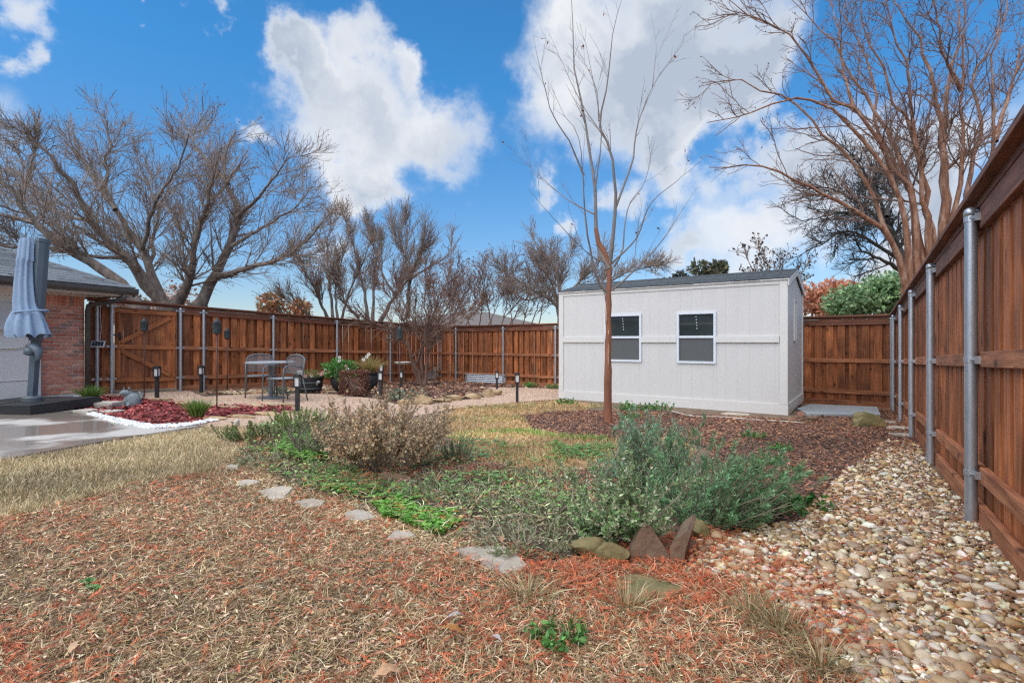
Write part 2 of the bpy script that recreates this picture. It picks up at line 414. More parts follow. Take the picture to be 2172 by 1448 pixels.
M['brown_stone'] = mk('brown_fieldstone', (.14, .085, .055), (.26, .175, .115), rough=.8, scale=6, bump=.7, bscale=22, rand=.2, detail=8)
M['bark'] = mk('grey_brown_bark', (.085, .066, .056), (.26, .205, .175), rough=.95, scale=9, bump=.9, bscale=30, stretch=(1, 1, .35))
M['twig'] = mk('twig_brown', (.18, .135, .108), (.36, .275, .22), rough=.9, scale=4)
M['twig_red'] = mk('reddish_twig', (.13, .075, .055), (.27, .16, .12), rough=.85, scale=4)
M['myrtle'] = mk('peeling_cinnamon_bark', (.13, .055, .034), (.42, .28, .20), rough=.75, scale=13, bump=.8, bscale=26, stretch=(1, 1, .24), c3=(.26, .115, .062))
M['myrtle_dark'] = mk('dull_cinnamon_bark', (.085, .045, .034), (.24, .145, .11), rough=.8, scale=5, bump=.5, bscale=20, stretch=(1, 1, .3), c3=(.15, .08, .058))
M['sapling'] = mk('young_tree_bark', (.15, .055, .030), (.30, .118, .062), rough=.8, scale=8, bump=.6, bscale=30, stretch=(1, 1, .3))
M['sapling_twig'] = mk('young_tree_twig', (.13, .11, .10), (.24, .20, .18), rough=.8, scale=6)
M['dark_twig'] = mk('dark_twig', (.028, .024, .022), (.07, .06, .05), rough=.9, scale=6)
M['fabric'] = mk('faded_blue_canvas', (.20, .285, .41), (.27, .365, .50), rough=.9, scale=30, bump=.2, bscale=200)
M['pale_stone'] = mk('pale_concrete', (.42, .38, .32), (.55, .50, .43), rough=.85, scale=14, bump=.3)
M['grey_wood'] = mk_wood('weathered_timber', (.13, .095, .075), (.27, .21, .175), 0, rand=.2)
M['statue'] = mk('grey_cast_stone', (.10, .125, .14), (.27, .31, .33), rough=.7, scale=22, bump=.5)
M['dove'] = mk('dove_grey_paint', (.34, .35, .36), (.50, .51, .52), rough=.6, scale=9)

def mk_concrete():
    m = bpy.data.materials.new('damp_concrete'); m.use_nodes = True
    nt = m.node_tree; N = nt.nodes; L = nt.links; p = N['Principled BSDF']
    tc = N.new('ShaderNodeTexCoord')
    a = N.new('ShaderNodeTexNoise'); a.inputs['Scale'].default_value = .9; a.inputs['Detail'].default_value = 4; L.new(tc.outputs['Object'], a.inputs[0])
    f = N.new('ShaderNodeTexNoise'); f.inputs['Scale'].default_value = 40; f.inputs['Detail'].default_value = 8; L.new(tc.outputs['Object'], f.inputs[0])
    wet = N.new('ShaderNodeMapRange'); wet.interpolation_type = 'SMOOTHSTEP'; wet.inputs['From Min'].default_value = .44; wet.inputs['From Max'].default_value = .54; L.new(a.outputs['Fac'], wet.inputs['Value'])
    r = N.new('ShaderNodeMapRange'); r.inputs['To Min'].default_value = .5; r.inputs['To Max'].default_value = .10; L.new(wet.outputs[0], r.inputs['Value']); L.new(r.outputs[0], p.inputs['Roughness'])
    rp = N.new('ShaderNodeValToRGB'); rp.color_ramp.elements[0].position = .3; rp.color_ramp.elements[0].color = (.42, .385, .345, 1)
    rp.color_ramp.elements[1].position = .7; rp.color_ramp.elements[1].color = (.58, .54, .49, 1); L.new(f.outputs['Fac'], rp.inputs[0])
    mx = N.new('ShaderNodeMix'); mx.data_type = 'RGBA'; L.new(wet.outputs[0], mx.inputs['Factor']); L.new(rp.outputs[0], mx.inputs['A']); mx.inputs['B'].default_value = (.27, .22, .18, 1)
    L.new(mx.outputs['Result'], p.inputs['Base Color'])
    return m
M['concrete'] = mk_concrete()
def mk_mesh_metal():
    m = bpy.data.materials.new('expanded_metal_mesh'); m.use_nodes = True
    nt = m.node_tree; N = nt.nodes; L = nt.links; p = N['Principled BSDF']
    p.inputs['Base Color'].default_value = (.16, .18, .195, 1); p.inputs['Roughness'].default_value = .5; p.inputs['Metallic'].default_value = .3
    tc = N.new('ShaderNodeTexCoord'); ck = N.new('ShaderNodeTexChecker'); ck.inputs['Scale'].default_value = 260; L.new(tc.outputs['Object'], ck.inputs[0])
    t = N.new('ShaderNodeBsdfTransparent'); mx = N.new('ShaderNodeMixShader')
    L.new(ck.outputs['Fac'], mx.inputs[0]); L.new(p.outputs[0], mx.inputs[1]); L.new(t.outputs[0], mx.inputs[2]); L.new(mx.outputs[0], N['Material Output'].inputs[0])
    return m
M['mesh'] = mk_mesh_metal()
def mk_plain(name, c, rough=.6, metal=0., emis=None):
    m = bpy.data.materials.new(name); m.use_nodes = True; p = m.node_tree.nodes['Principled BSDF']
    p.inputs['Base Color'].default_value = (*c, 1); p.inputs['Roughness'].default_value = rough; p.inputs['Metallic'].default_value = metal
    return m
M['lens'] = mk('frosted_lamp_lens', (.55, .56, .56), (.72, .73, .72), rough=.25, scale=30)
M['teal'] = mk('teal_enamel', (.04, .30, .36), (.06, .38, .44), rough=.3)
M['white_enamel'] = mk('white_enamel', (.66, .70, .72), (.74, .78, .80), rough=.3)
M['torch'] = mk('dark_verdigris_metal', (.022, .032, .036), (.06, .08, .085), rough=.5, scale=30, metal=.3)
M['red_rod'] = mk('rusty_rod', (.055, .025, .020), (.10, .04, .032), rough=.6, scale=12)

# ------------------------------------------------------------------ polygon tools
def inpoly(x, y, poly):
    x = np.asarray(x); y = np.asarray(y); r = np.zeros(x.shape, bool); n = len(poly); j = n-1
    for i in range(n):
        xi, yi = poly[i][0], poly[i][1]; xj, yj = poly[j][0], poly[j][1]
        c = ((yi > y) != (yj > y)) & (x < (xj-xi)*(y-yi)/((yj-yi) or 1e-9)+xi); r ^= c; j = i
    return r
def gp(pix): return [(G(*p).x, G(*p).y) for p in pix]
AVOID_POLY = []
def scatter(poly, n, fall=1.4, ymin=1.0, seed=0):
    """n points inside a ground polygon, thinning with distance as detail gets too small to see"""
    r = np.random.default_rng(seed); P = np.array([p[:2] for p in poly]); lo = P.min(0); hi = P.max(0); out = []; tot = 0
    y0 = max(lo[1], ymin)
    while tot < n:
        q = r.uniform(lo, hi, (n*3, 2)); d = np.hypot(q[:, 0], q[:, 1])
        keep = inpoly(q[:, 0], q[:, 1], poly) & (r.random(len(q)) < np.clip(max(y0, .8)/np.maximum(d, .5), 0, 1)**fall)
        q = q[keep]
        for ap in AVOID_POLY: q = q[~inpoly(q[:, 0], q[:, 1], ap)]
        out.append(q); tot += len(q)
        if len(out) > 300: break
    return np.concatenate(out)[:n]
def rough_edge(pts, amp, step, seed=1):
    r = random.Random(seed); out = []
    for i in range(len(pts)):
        a = Vector(pts[i]); b = Vector(pts[(i+1) % len(pts)]); L = (b-a).length; n = max(1, int(L/step))
        for k in range(n):
            p = a.lerp(b, k/n); out.append((p.x+r.uniform(-amp, amp), p.y+r.uniform(-amp, amp)))
    return out
def sheet(name, pix, lift, mat, amp=.04, step=.25, pts=None, seed=3, kind='structure'):
    p = rough_edge(pts if pts else gp(pix), amp, step, seed)
    me = bpy.data.meshes.new(name)
    c = Vector((sum(q[0] for q in p)/len(p), sum(q[1] for q in p)/len(p), 0))
    me.from_pydata([(x-c.x, y-c.y, float(zg(x, y))+lift) for x, y in p], [], [list(range(len(p)))])
    from mathutils.geometry import tessellate_polygon
    tri = tessellate_polygon([[Vector((x, y, 0)) for x, y in p]])
    me.clear_geometry(); me.from_pydata([(x-c.x, y-c.y, float(zg(x, y))+lift) for x, y in p], [], [list(t) for t in tri]); me.update()
    for poly in me.polygons:
        pass
    import bmesh
    bm = bmesh.new(); bm.from_mesh(me); bmesh.ops.recalc_face_normals(bm, faces=bm.faces)
    if sum(f.normal.z for f in bm.faces) < 0: bmesh.ops.reverse_faces(bm, faces=bm.faces)
    bm.to_mesh(me); bm.free()
    me.materials.append(mat); o = bpy.data.objects.new(name, me); o.location = c; link(o)
    o['kind'] = kind
    return o, p

# ------------------------------------------------------------------ batch strands (grass, twigs, leaves)
def unit(v): return v/np.maximum(np.linalg.norm(v, axis=-1, keepdims=True), 1e-9)
def tubes(P, R, s=4):
    N_, K, _ = P.shape
    T = np.empty_like(P); T[:, 1:-1] = P[:, 2:]-P[:, :-2]; T[:, 0] = P[:, 1]-P[:, 0]; T[:, -1] = P[:, -1]-P[:, -2]; T = unit(T)
    ref = np.zeros((N_, 1, 3)); ref[:, 0, 0] = .83; ref[:, 0, 1] = .51; ref[:, 0, 2] = .2
    U = unit(np.cross(T, ref)); V = np.cross(T, U)
    a = np.arange(s)*2*np.pi/s
    ring = P[:, :, None, :] + R[:, :, None, None]*(np.cos(a)[None, None, :, None]*U[:, :, None, :]+np.sin(a)[None, None, :, None]*V[:, :, None, :])
    Vv = ring.reshape(-1, 3)
    idx = np.arange(N_*K*s).reshape(N_, K, s); nx = np.roll(idx, -1, axis=2)
    Fq = np.stack([idx[:, :-1], nx[:, :-1], nx[:, 1:], idx[:, 1:]], -1).reshape(-1, 4)
    return Vv, Fq
def ribbons(P, side, W):
    """flat strips: P (N,K,3), side (N,3), W (N,K) half widths"""
    N_, K, _ = P.shape
    V = np.stack([P-side[:, None, :]*W[:, :, None], P+side[:, None, :]*W[:, :, None]], 2).reshape(-1, 3)
    idx = np.arange(N_*K*2).reshape(N_, K, 2)
    Fq = np.stack([idx[:, :-1, 0], idx[:, :-1, 1], idx[:, 1:, 1], idx[:, 1:, 0]], -1).reshape(-1, 4)
    return V, Fq
def leaves(C, D, Nn, L, W):
    """diamond leaves: base C, direction D, normal Nn, length L, width W"""
    D = unit(D); Sd = unit(np.cross(D, Nn)); L = np.asarray(L)[:, None]; W = np.asarray(W)[:, None]
    up = np.cross(Sd, D)
    V = np.stack([C, C+D*L*.45+Sd*W*.5+up*W*.12, C+D*L, C+D*L*.45-Sd*W*.5+up*W*.12], 1).reshape(-1, 3)
    return V, np.arange(len(C)*4).reshape(-1, 4)
def pick(cols, n, r, jit=.15):
    c = np.array(cols)[r.integers(0, len(cols), n)]
    return c*(1+r.normal(0, jit, (n, 1)))*(1+r.normal(0, .05, (n, 3)))
def rep(c, k): return np.clip(np.repeat(c, k, axis=0), 0, 1)
def rand_dirs(n, r): return unit(r.normal(size=(n, 3)))
def grow(P, R, n, tmin, ang, length, k, up, wig, rr, rmin, r, shrink=.5, tmax=1.0):
    N_, K, _ = P.shape
    Ls = np.linalg.norm(np.diff(P, axis=1), axis=2).sum(1); pr = Ls/Ls.sum()
    idx = r.choice(N_, n, p=pr); t = r.uniform(tmin, tmax, n); tt = t*(K-1)*.9999; i0 = tt.astype(int); f = (tt-i0)[:, None]
    b = P[idx, i0]*(1-f)+P[idx, i0+1]*f; tan = unit(P[idx, i0+1]-P[idx, i0]); rad = R[idx, i0]*(1-f[:, 0])+R[idx, i0+1]*f[:, 0]
    q = rand_dirs(n, r); q = unit(q-tan*(q*tan).sum(1, keepdims=True))
    a = r.uniform(ang[0], ang[1], n)[:, None]
    d = tan*np.cos(a)+q*np.sin(a); d[:, 2] += up; d = unit(d)
    L = r.uniform(length[0], length[1], n)*(1-shrink*t)
    pts = [b]; p = b
    for j in range(k-1):
        d = d+r.normal(0, wig, (n, 3)); d[:, 2] += up*.35; d = unit(d); p = p+d*(L/(k-1))[:, None]; pts.append(p)
    Pn = np.stack(pts, 1)
    r0 = np.maximum(rad*rr, rmin*1.2); Rn = r0[:, None]+(rmin-r0)[:, None]*np.linspace(0, 1, k)[None, :]
    return Pn, Rn
def spline(pts, k):
    pts = [np.array(p, float) for p in pts]; p = [2*pts[0]-pts[1]]+pts+[2*pts[-1]-pts[-2]]
    d = [0.]
    for i in range(1, len(pts)): d.append(d[-1]+np.linalg.norm(pts[i]-pts[i-1]))
    out = []
    for t in np.linspace(0, d[-1], k):
        i = max(0, min(len(pts)-2, int(np.searchsorted(d, t, side='right'))-1)); u = (t-d[i])/max(d[i+1]-d[i], 1e-9)
        a, b, c, e = p[i], p[i+1], p[i+2], p[i+3]
        out.append(.5*((2*b)+(-a+c)*u+(2*a-5*b+4*c-e)*u*u+(-a+3*b-3*c+e)*u**3))
    return np.array(out)
def join(parts):
    V = []; Fq = []; o = 0
    for v, f in parts: V.append(v); Fq.append(f+o); o += len(v)
    return np.concatenate(V), np.concatenate(Fq)

# ================================================================== THE SETTING
def build_ground():
    xs = np.concatenate([[-400, -150, -60, -30], np.linspace(-20, 20, 41), [30, 60, 150, 400]])
    ys = np.concatenate([[-300, -100, -40, -20], np.linspace(-10, 30, 41), [45, 80, 200, 600]])
    X, Y = np.meshgrid(xs, ys); Z = zg(X, Y); V = np.stack([X, Y, Z], -1).reshape(-1, 3)
    n, m = X.shape; i = np.arange(n*m).reshape(n, m)
    Fq = np.stack([i[:-1, :-1], i[:-1, 1:], i[1:, 1:], i[1:, :-1]], -1).reshape(-1, 4)
    o = np_obj('ground', V, Fq, M['soil']); o['kind'] = 'structure'
build_ground()
# fence corners of the lot
CR = Vector((7.69, 10.37, 0)); CL = Vector((-2.61, 18.2, 0))
FR_D = Vector((.561, .828, 0)).normalized(); FR0 = Vector((2.69, 3.0, 0))
FL_D = Vector((4.49, 6.41, 0)).normalized()
def on_line(P0, D, px):
    k = (px-1086)/F; return (k*P0.y-P0.x)/(D.x-k*D.y)
FL0 = CL + FL_D*on_line(CL, FL_D, 186)
# sheets laid on the ground
conc_pts = gp([(-260,1010),(0,978),(230,936),(440,903),(330,912),(190,879),(120,862),(-300,858)])
_m = MB(); _m.prism(conc_pts, lambda x, y: float(zg(x, y))-.06, lambda x, y: float(zg(x, y))+.016); concrete = _m.build('patio_slab', M['concrete'], kind='structure')
granite_pix = [(440,905),(318,912),(185,880),(118,860),(118,848),(185,836),(240,836),(400,829),(430,842),(560,834),(700,836),(800,846),(845,858),(905,858),(1050,840),(1056,830),(1010,822),(1090,818),(1190,826),(1190,846),(1100,853),(960,868),(900,880),(740,900),(640,905),(520,910),(470,935)]
granite, granite_poly = sheet('gravel_path', granite_pix, .006, M['granite'], amp=.02, step=.3)
redbed, red_poly = sheet('red_mulch_bed', [(128,850),(180,842),(262,842),(330,850),(440,862),(520,861),(600,862),(636,872),(620,877),(560,880),(450,889),(330,905),(210,878),(140,862)], .012, M['redmulch'], amp=.02)
backbed, back_poly = sheet('back_mulch_bed', [(432,838),(560,833),(700,835),(800,844),(845,857),(905,857),(1040,838),(1052,829),(1010,821),(1186,824),(1180,812),(1067,805),(965,804),(935,801),(828,808),(715,815),(580,823),(450,830)], .011, M['mulch'], amp=.04)
mulch_pix = [(1098,884),(1180,872),(1300,872),(1480,880),(1668,890),(1720,880),(1890,868),(1925,905),(1952,945),(1900,960),(1830,985),(1770,1020),(1730,1070),(1690,1110),(1560,1100),(1480,1010),(1500,950),(1400,925),(1280,930),(1180,925),(1120,905)]
mulchbed, mulch_poly = sheet('mulch_bed', mulch_pix, .008, M['mulch'], amp=.05)
straw1, straw_poly = sheet('straw_lawn', [(-500,1060),(0,981),(250,938),(440,908),(520,906),(560,930),(500,965),(470,1000),(330,1020),(200,1055),(80,1090),(-100,1130),(-700,1240)], .005, M['straw_soil'], amp=.08)
straw2, straw2_poly = sheet('golden_lawn', [(940,880),(985,866),(1100,856),(1190,850),(1280,862),(1230,870),(1098,884),(1130,912),(1200,928),(1300,934),(1420,930),(1480,960),(1450,1000),(1300,1000),(1160,1000),(1020,985),(980,950),(930,920)], .005, M['straw_soil'], amp=.06)

# ================================================================== FENCES
ZA = Vector((0, 0, 1))
plank_meshes = [box_mesh('plank', (wd, .017, 1.80), M['plank'], .002) for wd in (.132, .139, .142, .136)]
plank_short = {}
def post(parent, p, h, nrm, r=.0305, rails=(.30, .96, 1.78)):
    z = float(zg(p.x, p.y))
    m = MB(); m.tube([(p.x, p.y, z-.05), (p.x, p.y, z+h-.03)], r, 16)
    o = m.build('fence_post', M['galv'], parent, smooth='auto')
    c = MB(); c.lathe((p.x, p.y, z+h-.035), [(r+.005, 0), (r+.005, .022), (r+.001, .036), (r*.6, .048), (.004, .053)], 14); c.build('post_cap', M['galv'], o, smooth=True)
    t = nrm.cross(ZA).normalized()
    for rz in rails:
        b = MB(); q = Vector((p.x, p.y, z+rz))
        b.tube([q-ZA*.016, q+ZA*.016], r+.004, 14)
        for sg in (-1, 1):
            a = math.atan2(t.y, t.x); R = Matrix.Rotation(a, 3, 'Z')
            b.box(q+t*sg*(r+.022)-nrm*.012, (.052, .006, .034), R)
            b.box(q+t*sg*(r+.048)-nrm*.020, (.006, .03, .044), R)
            b.tube([q+t*sg*(r+.024)-nrm*.03, q+t*sg*(r+.024)+nrm*.014], .006, 6)
        b.build('bracket', M['galv'], o)
    return o
def fence(label, P0, P1, nrm, post_s, gate=None, s_extra=0.0, shared_cap=True, start_cap=0.0):
    D = (P1-P0); Lf = D.length; D.normalize(); P0 = Vector((P0.x, P0.y, 0))
    base = Vector((P0.x, P0.y, float(zg(P0.x, P0.y))))
    root = thing('board_fence', base, label, 'fence', 'stained cedar fences round the yard')
    def pt(s, off, h):
        q = P0+D*s+nrm*off; g0 = P0+D*s
        return Vector((q.x, q.y, float(zg(g0.x, g0.y))+h))
    ang = math.atan2(D.y, D.x)
    def in_gate(s, pad=0.0): return gate and gate[0]-pad < s < gate[1]+pad
    # planks: an inner row with gaps and an outer row covering the gaps
    pitch = .212; n = int(math.ceil(Lf/pitch))
    for i in range(n):
        for row in (0, 1):
            s = (i+.5+.5*row)*pitch
            if s > Lf+.02 or in_gate(s, .03): continue
            o = bpy.data.objects.new('plank', plank_meshes[random.randrange(4)]); link(o, root)
            o.location = pt(s+random.uniform(-.008, .008), -.079-.058*row+random.uniform(-.0006, .0006), .90+.035)-base
            o.rotation_euler = (0, random.uniform(-.004, .004), ang+random.uniform(-.006, .006))
    stops = sorted([0.0]+[s for s in post_s if 0.02 < s < Lf-.02]+[Lf])
    for a, b in zip(stops[:-1], stops[1:]):
        if gate and a >= gate[0]-.15 and b <= gate[1]+.15: continue
        g = .045
        for h in (.30, .96):
            bar('rail', pt(a+g, -.050, h), pt(b-g, -.050, h), .038, .086, M['rail'], root)
        bar('rail', pt(a+g, -.050, 1.775), pt(b-g, -.050, 1.775), .038, .125, M['trim'], root)
        bar('kickboard', pt(a+.004, -.050, .055), pt(b-.004, -.050, .055), .036, .13, M['rail'], root)
    for a, b in zip(stops[:-1], stops[1:]):
        bar('cap_board', pt(a+.002, -.045, 1.900), pt(b-.002, -.045, 1.900), .15, .036, M['trim'], root)
        bar('fascia', pt(a+.002, -.036, 1.860), pt(b-.002, -.036, 1.860), .02, .040, M['trim'], root)
    for s in post_s: post(root, P0+D*s, 1.835, nrm)
    return root, pt, ang
# fence along the river stones
nR = Vector((-FR_D.y, FR_D.x, 0))
startR = FR0-FR_D*4.6; lenR = (Vector((7.69, 10.37, 0))-startR).length
fenceR, ptR, angR = fence('cedar fence with steel posts running beside the river stone strip', startR, startR+FR_D*lenR, nR, [.5, 2.55, 4.6, 6.65, 8.70, 10.75, 12.80, 13.42])
# fence behind the shed
FB_D = (CR-CL).normalized(); nB = Vector((FB_D.y, -FB_D.x, 0)); lenB = (CR-CL).length
sB = [on_line(CL, FB_D, px) for px in (967, 1067, 1178)]
sB += [sB[-1]+2.1*i for i in (1, 2, 3) if sB[-1]+2.1*i < lenB-1.2]
P1B = CL+FB_D*(lenB+.10)
fenceB, ptB, angB = fence('cedar fence with steel posts running behind the white shed', CL-FB_D*.12, P1B, nB, [x+.12 for x in sB])
# fence with the gate
lenL = (CL-FL0).length; nL = Vector((FL_D.y, -FL_D.x, 0))
sL = [on_line(FL0, FL_D, px) for px in (206, 237, 383, 432, 580, 715, 828, 934)]
gate_rng = (sL[1]+.04, sL[2]-.04)
fenceL, ptL, angL = fence('cedar fence with steel posts behind the patio table beside the brick house', FL0, CL+FL_D*.08, nL, sL, gate=gate_rng)
def build_gate():
    a, b = gate_rng; a += .03; b -= .03
    base = ptL((a+b)/2, -.05, 0)
    root = thing('wooden_gate', base, 'orange-brown cedar gate with diagonal braces and black latch', 'gate')
    n = int((b-a)/.155)
    for i in range(n):
        s = a+(i+.5)*(b-a)/n; wd = (b-a)/n-.006
        me = box_mesh('plank', (wd, .017, 1.70), M['plank'], .002)
        o = bpy.data.objects.new('plank', me); link(o, root); o.location = ptL(s, -.085, .92)-base; o.rotation_euler = (0, 0, angL)
    for h in (.27, .96, 1.70): bar('gate_rail', ptL(a, -.055, h), ptL(b, -.055, h), .036, .086, M['gate'], root)
    for s in (a+.05, b-.05):
        for h0, h1 in ((.32, .91), (1.01, 1.65)): bar('stile', ptL(s, -.056, h0), ptL(s, -.056, h1), .034, .09, M['gate'], root, roll=math.pi/2)
    bar('diagonal_brace', ptL(a+.10, -.054, 1.05), ptL(b-.12, -.054, 1.62), .034, .088, M['gate'], root)
    bar('diagonal_brace', ptL(a+.10, -.054, .88), ptL(b-.12, -.054, .36), .034, .088, M['gate'], root)
    m = MB(); q = ptL(a+.07, -.02, 1.17); R = Matrix.Rotation(angL, 3, 'Z')
    m.box(q, (.035, .02, .17), R); m.tube([q+nL*.01+ZA*.06, q+nL*.05+ZA*.05, q+nL*.05-ZA*.05, q+nL*.01-ZA*.06], .007, 8)
    m.box(q-Vector((FL_D.x, FL_D.y, 0))*.09+ZA*.03, (.10, .018, .03), R)
    m.build('latch', M['black'], root)
build_gate()

# ================================================================== SHED
def build_shed():
    c0 = G(1188, 845); c1 = G(1668, 880)
    z = float(zg(c1.x, c1.y))+.02
    p0 = Vector((c0.x, c0.y, z)); u = (Vector((c1.x, c1.y, z))-p0); Wd = u.length; u.normalize(); v = Vector((-u.y, u.x, 0)); Dp = 2.55; He = 2.31
    rise = .30
    root = thing('garden_shed', p0+u*Wd/2+v*Dp/2, 'white painted wooden shed with two windows and dark shingle roof', 'shed')
    ang = math.atan2(u.y, u.x)
    def q(a, b, h): return p0+u*a+v*b+ZA*h
    # windows on the front wall
    def a_of(px):                      # along-wall position of a pixel column
        k = (px-1086)/F; return (k*p0.y-p0.x)/(u.x-k*u.y)
    wins = [(a_of(1283), a_of(1361)), (a_of(1436), a_of(1519))]
    wz0, wz1 = .83, 1.80
    pitch = .2032; n = int(math.ceil(Wd/pitch))
    def sboard(a0, a1, h0, h1, side):
        if h1-h0 < .02 or a1-a0 < .01: return
        wd = a1-a0-.0008
        if side == 'front': cpos = q((a0+a1)/2, .009, (h0+h1)/2); rz = ang
        elif side == 'back': cpos = q((a0+a1)/2, Dp-.009, (h0+h1)/2); rz = ang
        me = box_mesh('siding_board', (wd, .018, h1-h0), M['white_shed'], .0004)
        o = bpy.data.objects.new('siding_board', me); link(o, root); o.location = cpos-wloc(root); o.rotation_euler = (0, 0, rz)
    cuts = sorted(set([round(i*pitch, 4) for i in range(n)]+[round(Wd, 4)]+[round(x, 4) for wn in wins for x in wn]))
    for a0, a1 in zip(cuts[:-1], cuts[1:]):
        mid = (a0+a1)/2
        if any(w0 < mid < w1 for w0, w1 in wins):
            sboard(a0, a1, .0, wz0, 'front'); sboard(a0, a1, wz1, He, 'front')
        else: sboard(a0, a1, 0, He, 'front')
    # inner lining so the grooves read dark only by depth, then the other walls
    m = MB()
    for (a0, a1, h0, h1) in [(0, wins[0][0], 0, He), (wins[0][1], wins[1][0], 0, He), (wins[1][1], Wd, 0, He)]+[(w0, w1, 0, wz0) for w0, w1 in wins]+[(w0, w1, wz1, He) for w0, w1 in wins]:
        m.extrude([q(a0, .020, h0), q(a1, .020, h0), q(a1, .020, h1), q(a0, .020, h1)], v*.03)
    m.extrude([q(0, Dp-.02, 0), q(Wd, Dp-.02, 0), q(Wd, Dp-.02, He), q(0, Dp-.02, He)], v*.02)
    m.extrude([q(.0, .052, .02), q(Wd, .052, .02), q(Wd, Dp-.03, .02), q(0, Dp-.03, .02)], ZA*.03)
    m.build('wall', M['white_shed'], root)
    # gable ends made of upright boards following the roof
    for (a_in, a_out) in ((Wd-.02, Wd), (.0, .02)):
        nb = int(math.ceil((Dp-.06)/pitch))
        for i in range(nb):
            b0 = .052+i*pitch; b1 = min(b0+pitch, Dp-.022)
            if b1-b0 < .02: continue
            g = lambda b: He+rise*(1-abs(b-Dp/2)/(Dp/2))-.01
            bs = [b0+.001] + ([Dp/2] if b0 < Dp/2 < b1 else []) + [b1-.001]
            mm = MB(); pts = [q(a_in, bs[0], 0), q(a_in, bs[-1], 0)]+[q(a_in, b, g(b)) for b in reversed(bs)]
            mm.extrude(pts, u*(a_out-a_in)); mm.build('siding_board', M['white_shed'], root)
    mm = MB()
    for a_in in (Wd-.045, .022):
        mm.extrude([q(a_in, .055, 0), q(a_in, Dp-.03, 0), q(a_in, Dp-.03, He), q(a_in, Dp/2, He+rise-.02), q(a_in, .055, He)], u*.02)
    mm.build('gable_lining', M['white_shed'], root)
    # trims
    def trim(name, a0, a1, b0, b1, h0, h1, mat=M['white_trim']):
        t = MB(); t.prism([tuple(q(a, b, 0).xy) for a, b in ((a0, b0), (a1, b0), (a1, b1), (a0, b1))], z+h0, z+h1)
        return t.build(name, mat, root)
    trim('corner_trim', -.022, .085, -.020, -.001, .165, He-.005); trim('corner_trim', Wd-.10, Wd+.001, -.020, -.001, .165, He-.005)
    trim('corner_trim', Wd+.001, Wd+.022, -.020, .085, .165, He-.02); trim('corner_trim', Wd+.001, Wd+.022, Dp-.09, Dp+.01, .165, He-.02)
    trim('base_board', -.024, Wd+.0, -.026, -.001, -.02, .16); trim('base_board', Wd+.001, Wd+.028, -.026, Dp+.01, -.02, .16)
    trim('frieze_board', .087, Wd-.102, -.016, -.001, He-.075, He-.005)
    for a0, a1 in ((.087, wins[0][0]-.002), (wins[0][1]+.002, wins[1][0]-.002), (wins[1][1]+.002, Wd-.11)):
        trim('belt_rail', a0, a1, -.034, -.002, 1.225, 1.335)
    # windows
    for w0, w1 in wins:
        fr = MB(); fw = .042
        for (a0, a1, h0, h1) in ((w0, w1, wz0, wz0+fw), (w0, w1, wz1-fw, wz1), (w0, w0+fw, wz0+fw, wz1-fw), (w1-fw, w1, wz0+fw, wz1-fw)):
            fr.extrude([q(a0, -.030, h0), q(a1, -.030, h0), q(a1, -.030, h1), q(a0, -.030, h1)], v*.06)
        wo = fr.build('window', M['alu'], root)
        mid = wz0+(wz1-wz0)*.515
        sm = MB(); sm.extrude([q(w0+fw, -.022, mid-.022), q(w1-fw, -.022, mid-.022), q(w1-fw, -.022, mid+.022), q(w0+fw, -.022, mid+.022)], v*.04); sm.build('meeting_rail', M['alu'], wo)
        pn = MB(); pn.extrude([q(w0+fw, .012, mid+.022), q(w1-fw, .012, mid+.022), q(w1-fw, .012, wz1-fw), q(w0+fw, .012, wz1-fw)], v*.006); pn.build('pane', M['glass'], wo)
        pn = MB(); pn.extrude([q(w0+fw, .004, wz0+fw), q(w1-fw, .004, wz0+fw), q(w1-fw, .004, mid-.022), q(w0+fw, .004, mid-.022)], v*.004); pn.build('insect_screen', M['screen'], wo)
        for k in range(5):
            bd = MB(); bd.lathe(q((w0+w1)/2+.004*k, -.004, wz1-fw-.05-.055*k), [(.001, -.012), (.009, -.006), (.009, .006), (.001, .012)], 8)
            bd.build('hanging_bead', M['white_enamel'], wo)
    # narrow louvre opening in the gable end
    vb = MB(); vb.extrude([q(Wd+.001, 1.05, 1.30), q(Wd+.001, 1.25, 1.30), q(Wd+.001, 1.25, 2.0), q(Wd+.001, 1.05, 2.0)], u*.012); vo = vb.build('vent_window', M['black'], root)
    vf = MB()
    for (b0, b1, h0, h1) in ((1.01, 1.29, 1.255, 1.298), (1.01, 1.29, 2.002, 2.04), (1.01, 1.048, 1.30, 2.0), (1.252, 1.29, 1.30, 2.0)):
        vf.extrude([q(Wd+.001, b0, h0), q(Wd+.001, b1, h0), q(Wd+.001, b1, h1), q(Wd+.001, b0, h1)], u*.03)
    vf.build('frame', M['white_trim'], vo)
    # roof: decks and shingle courses
    ov, eo = .03, .045
    rf = MB()
    s_ = rise/(Dp/2)
    for sg in (0, 1):
        b_e = -eo if sg == 0 else Dp+eo; h_e = He-eo*s_
        d = [q(-ov, b_e, h_e+.004), q(Wd+ov, b_e, h_e+.004), q(Wd+ov, Dp/2, He+rise+.004), q(-ov, Dp/2, He+rise+.004)]
        rf.extrude(d, ZA*.02)
    ro = rf.build('roof', M['white_trim'], root)
    nc = 9
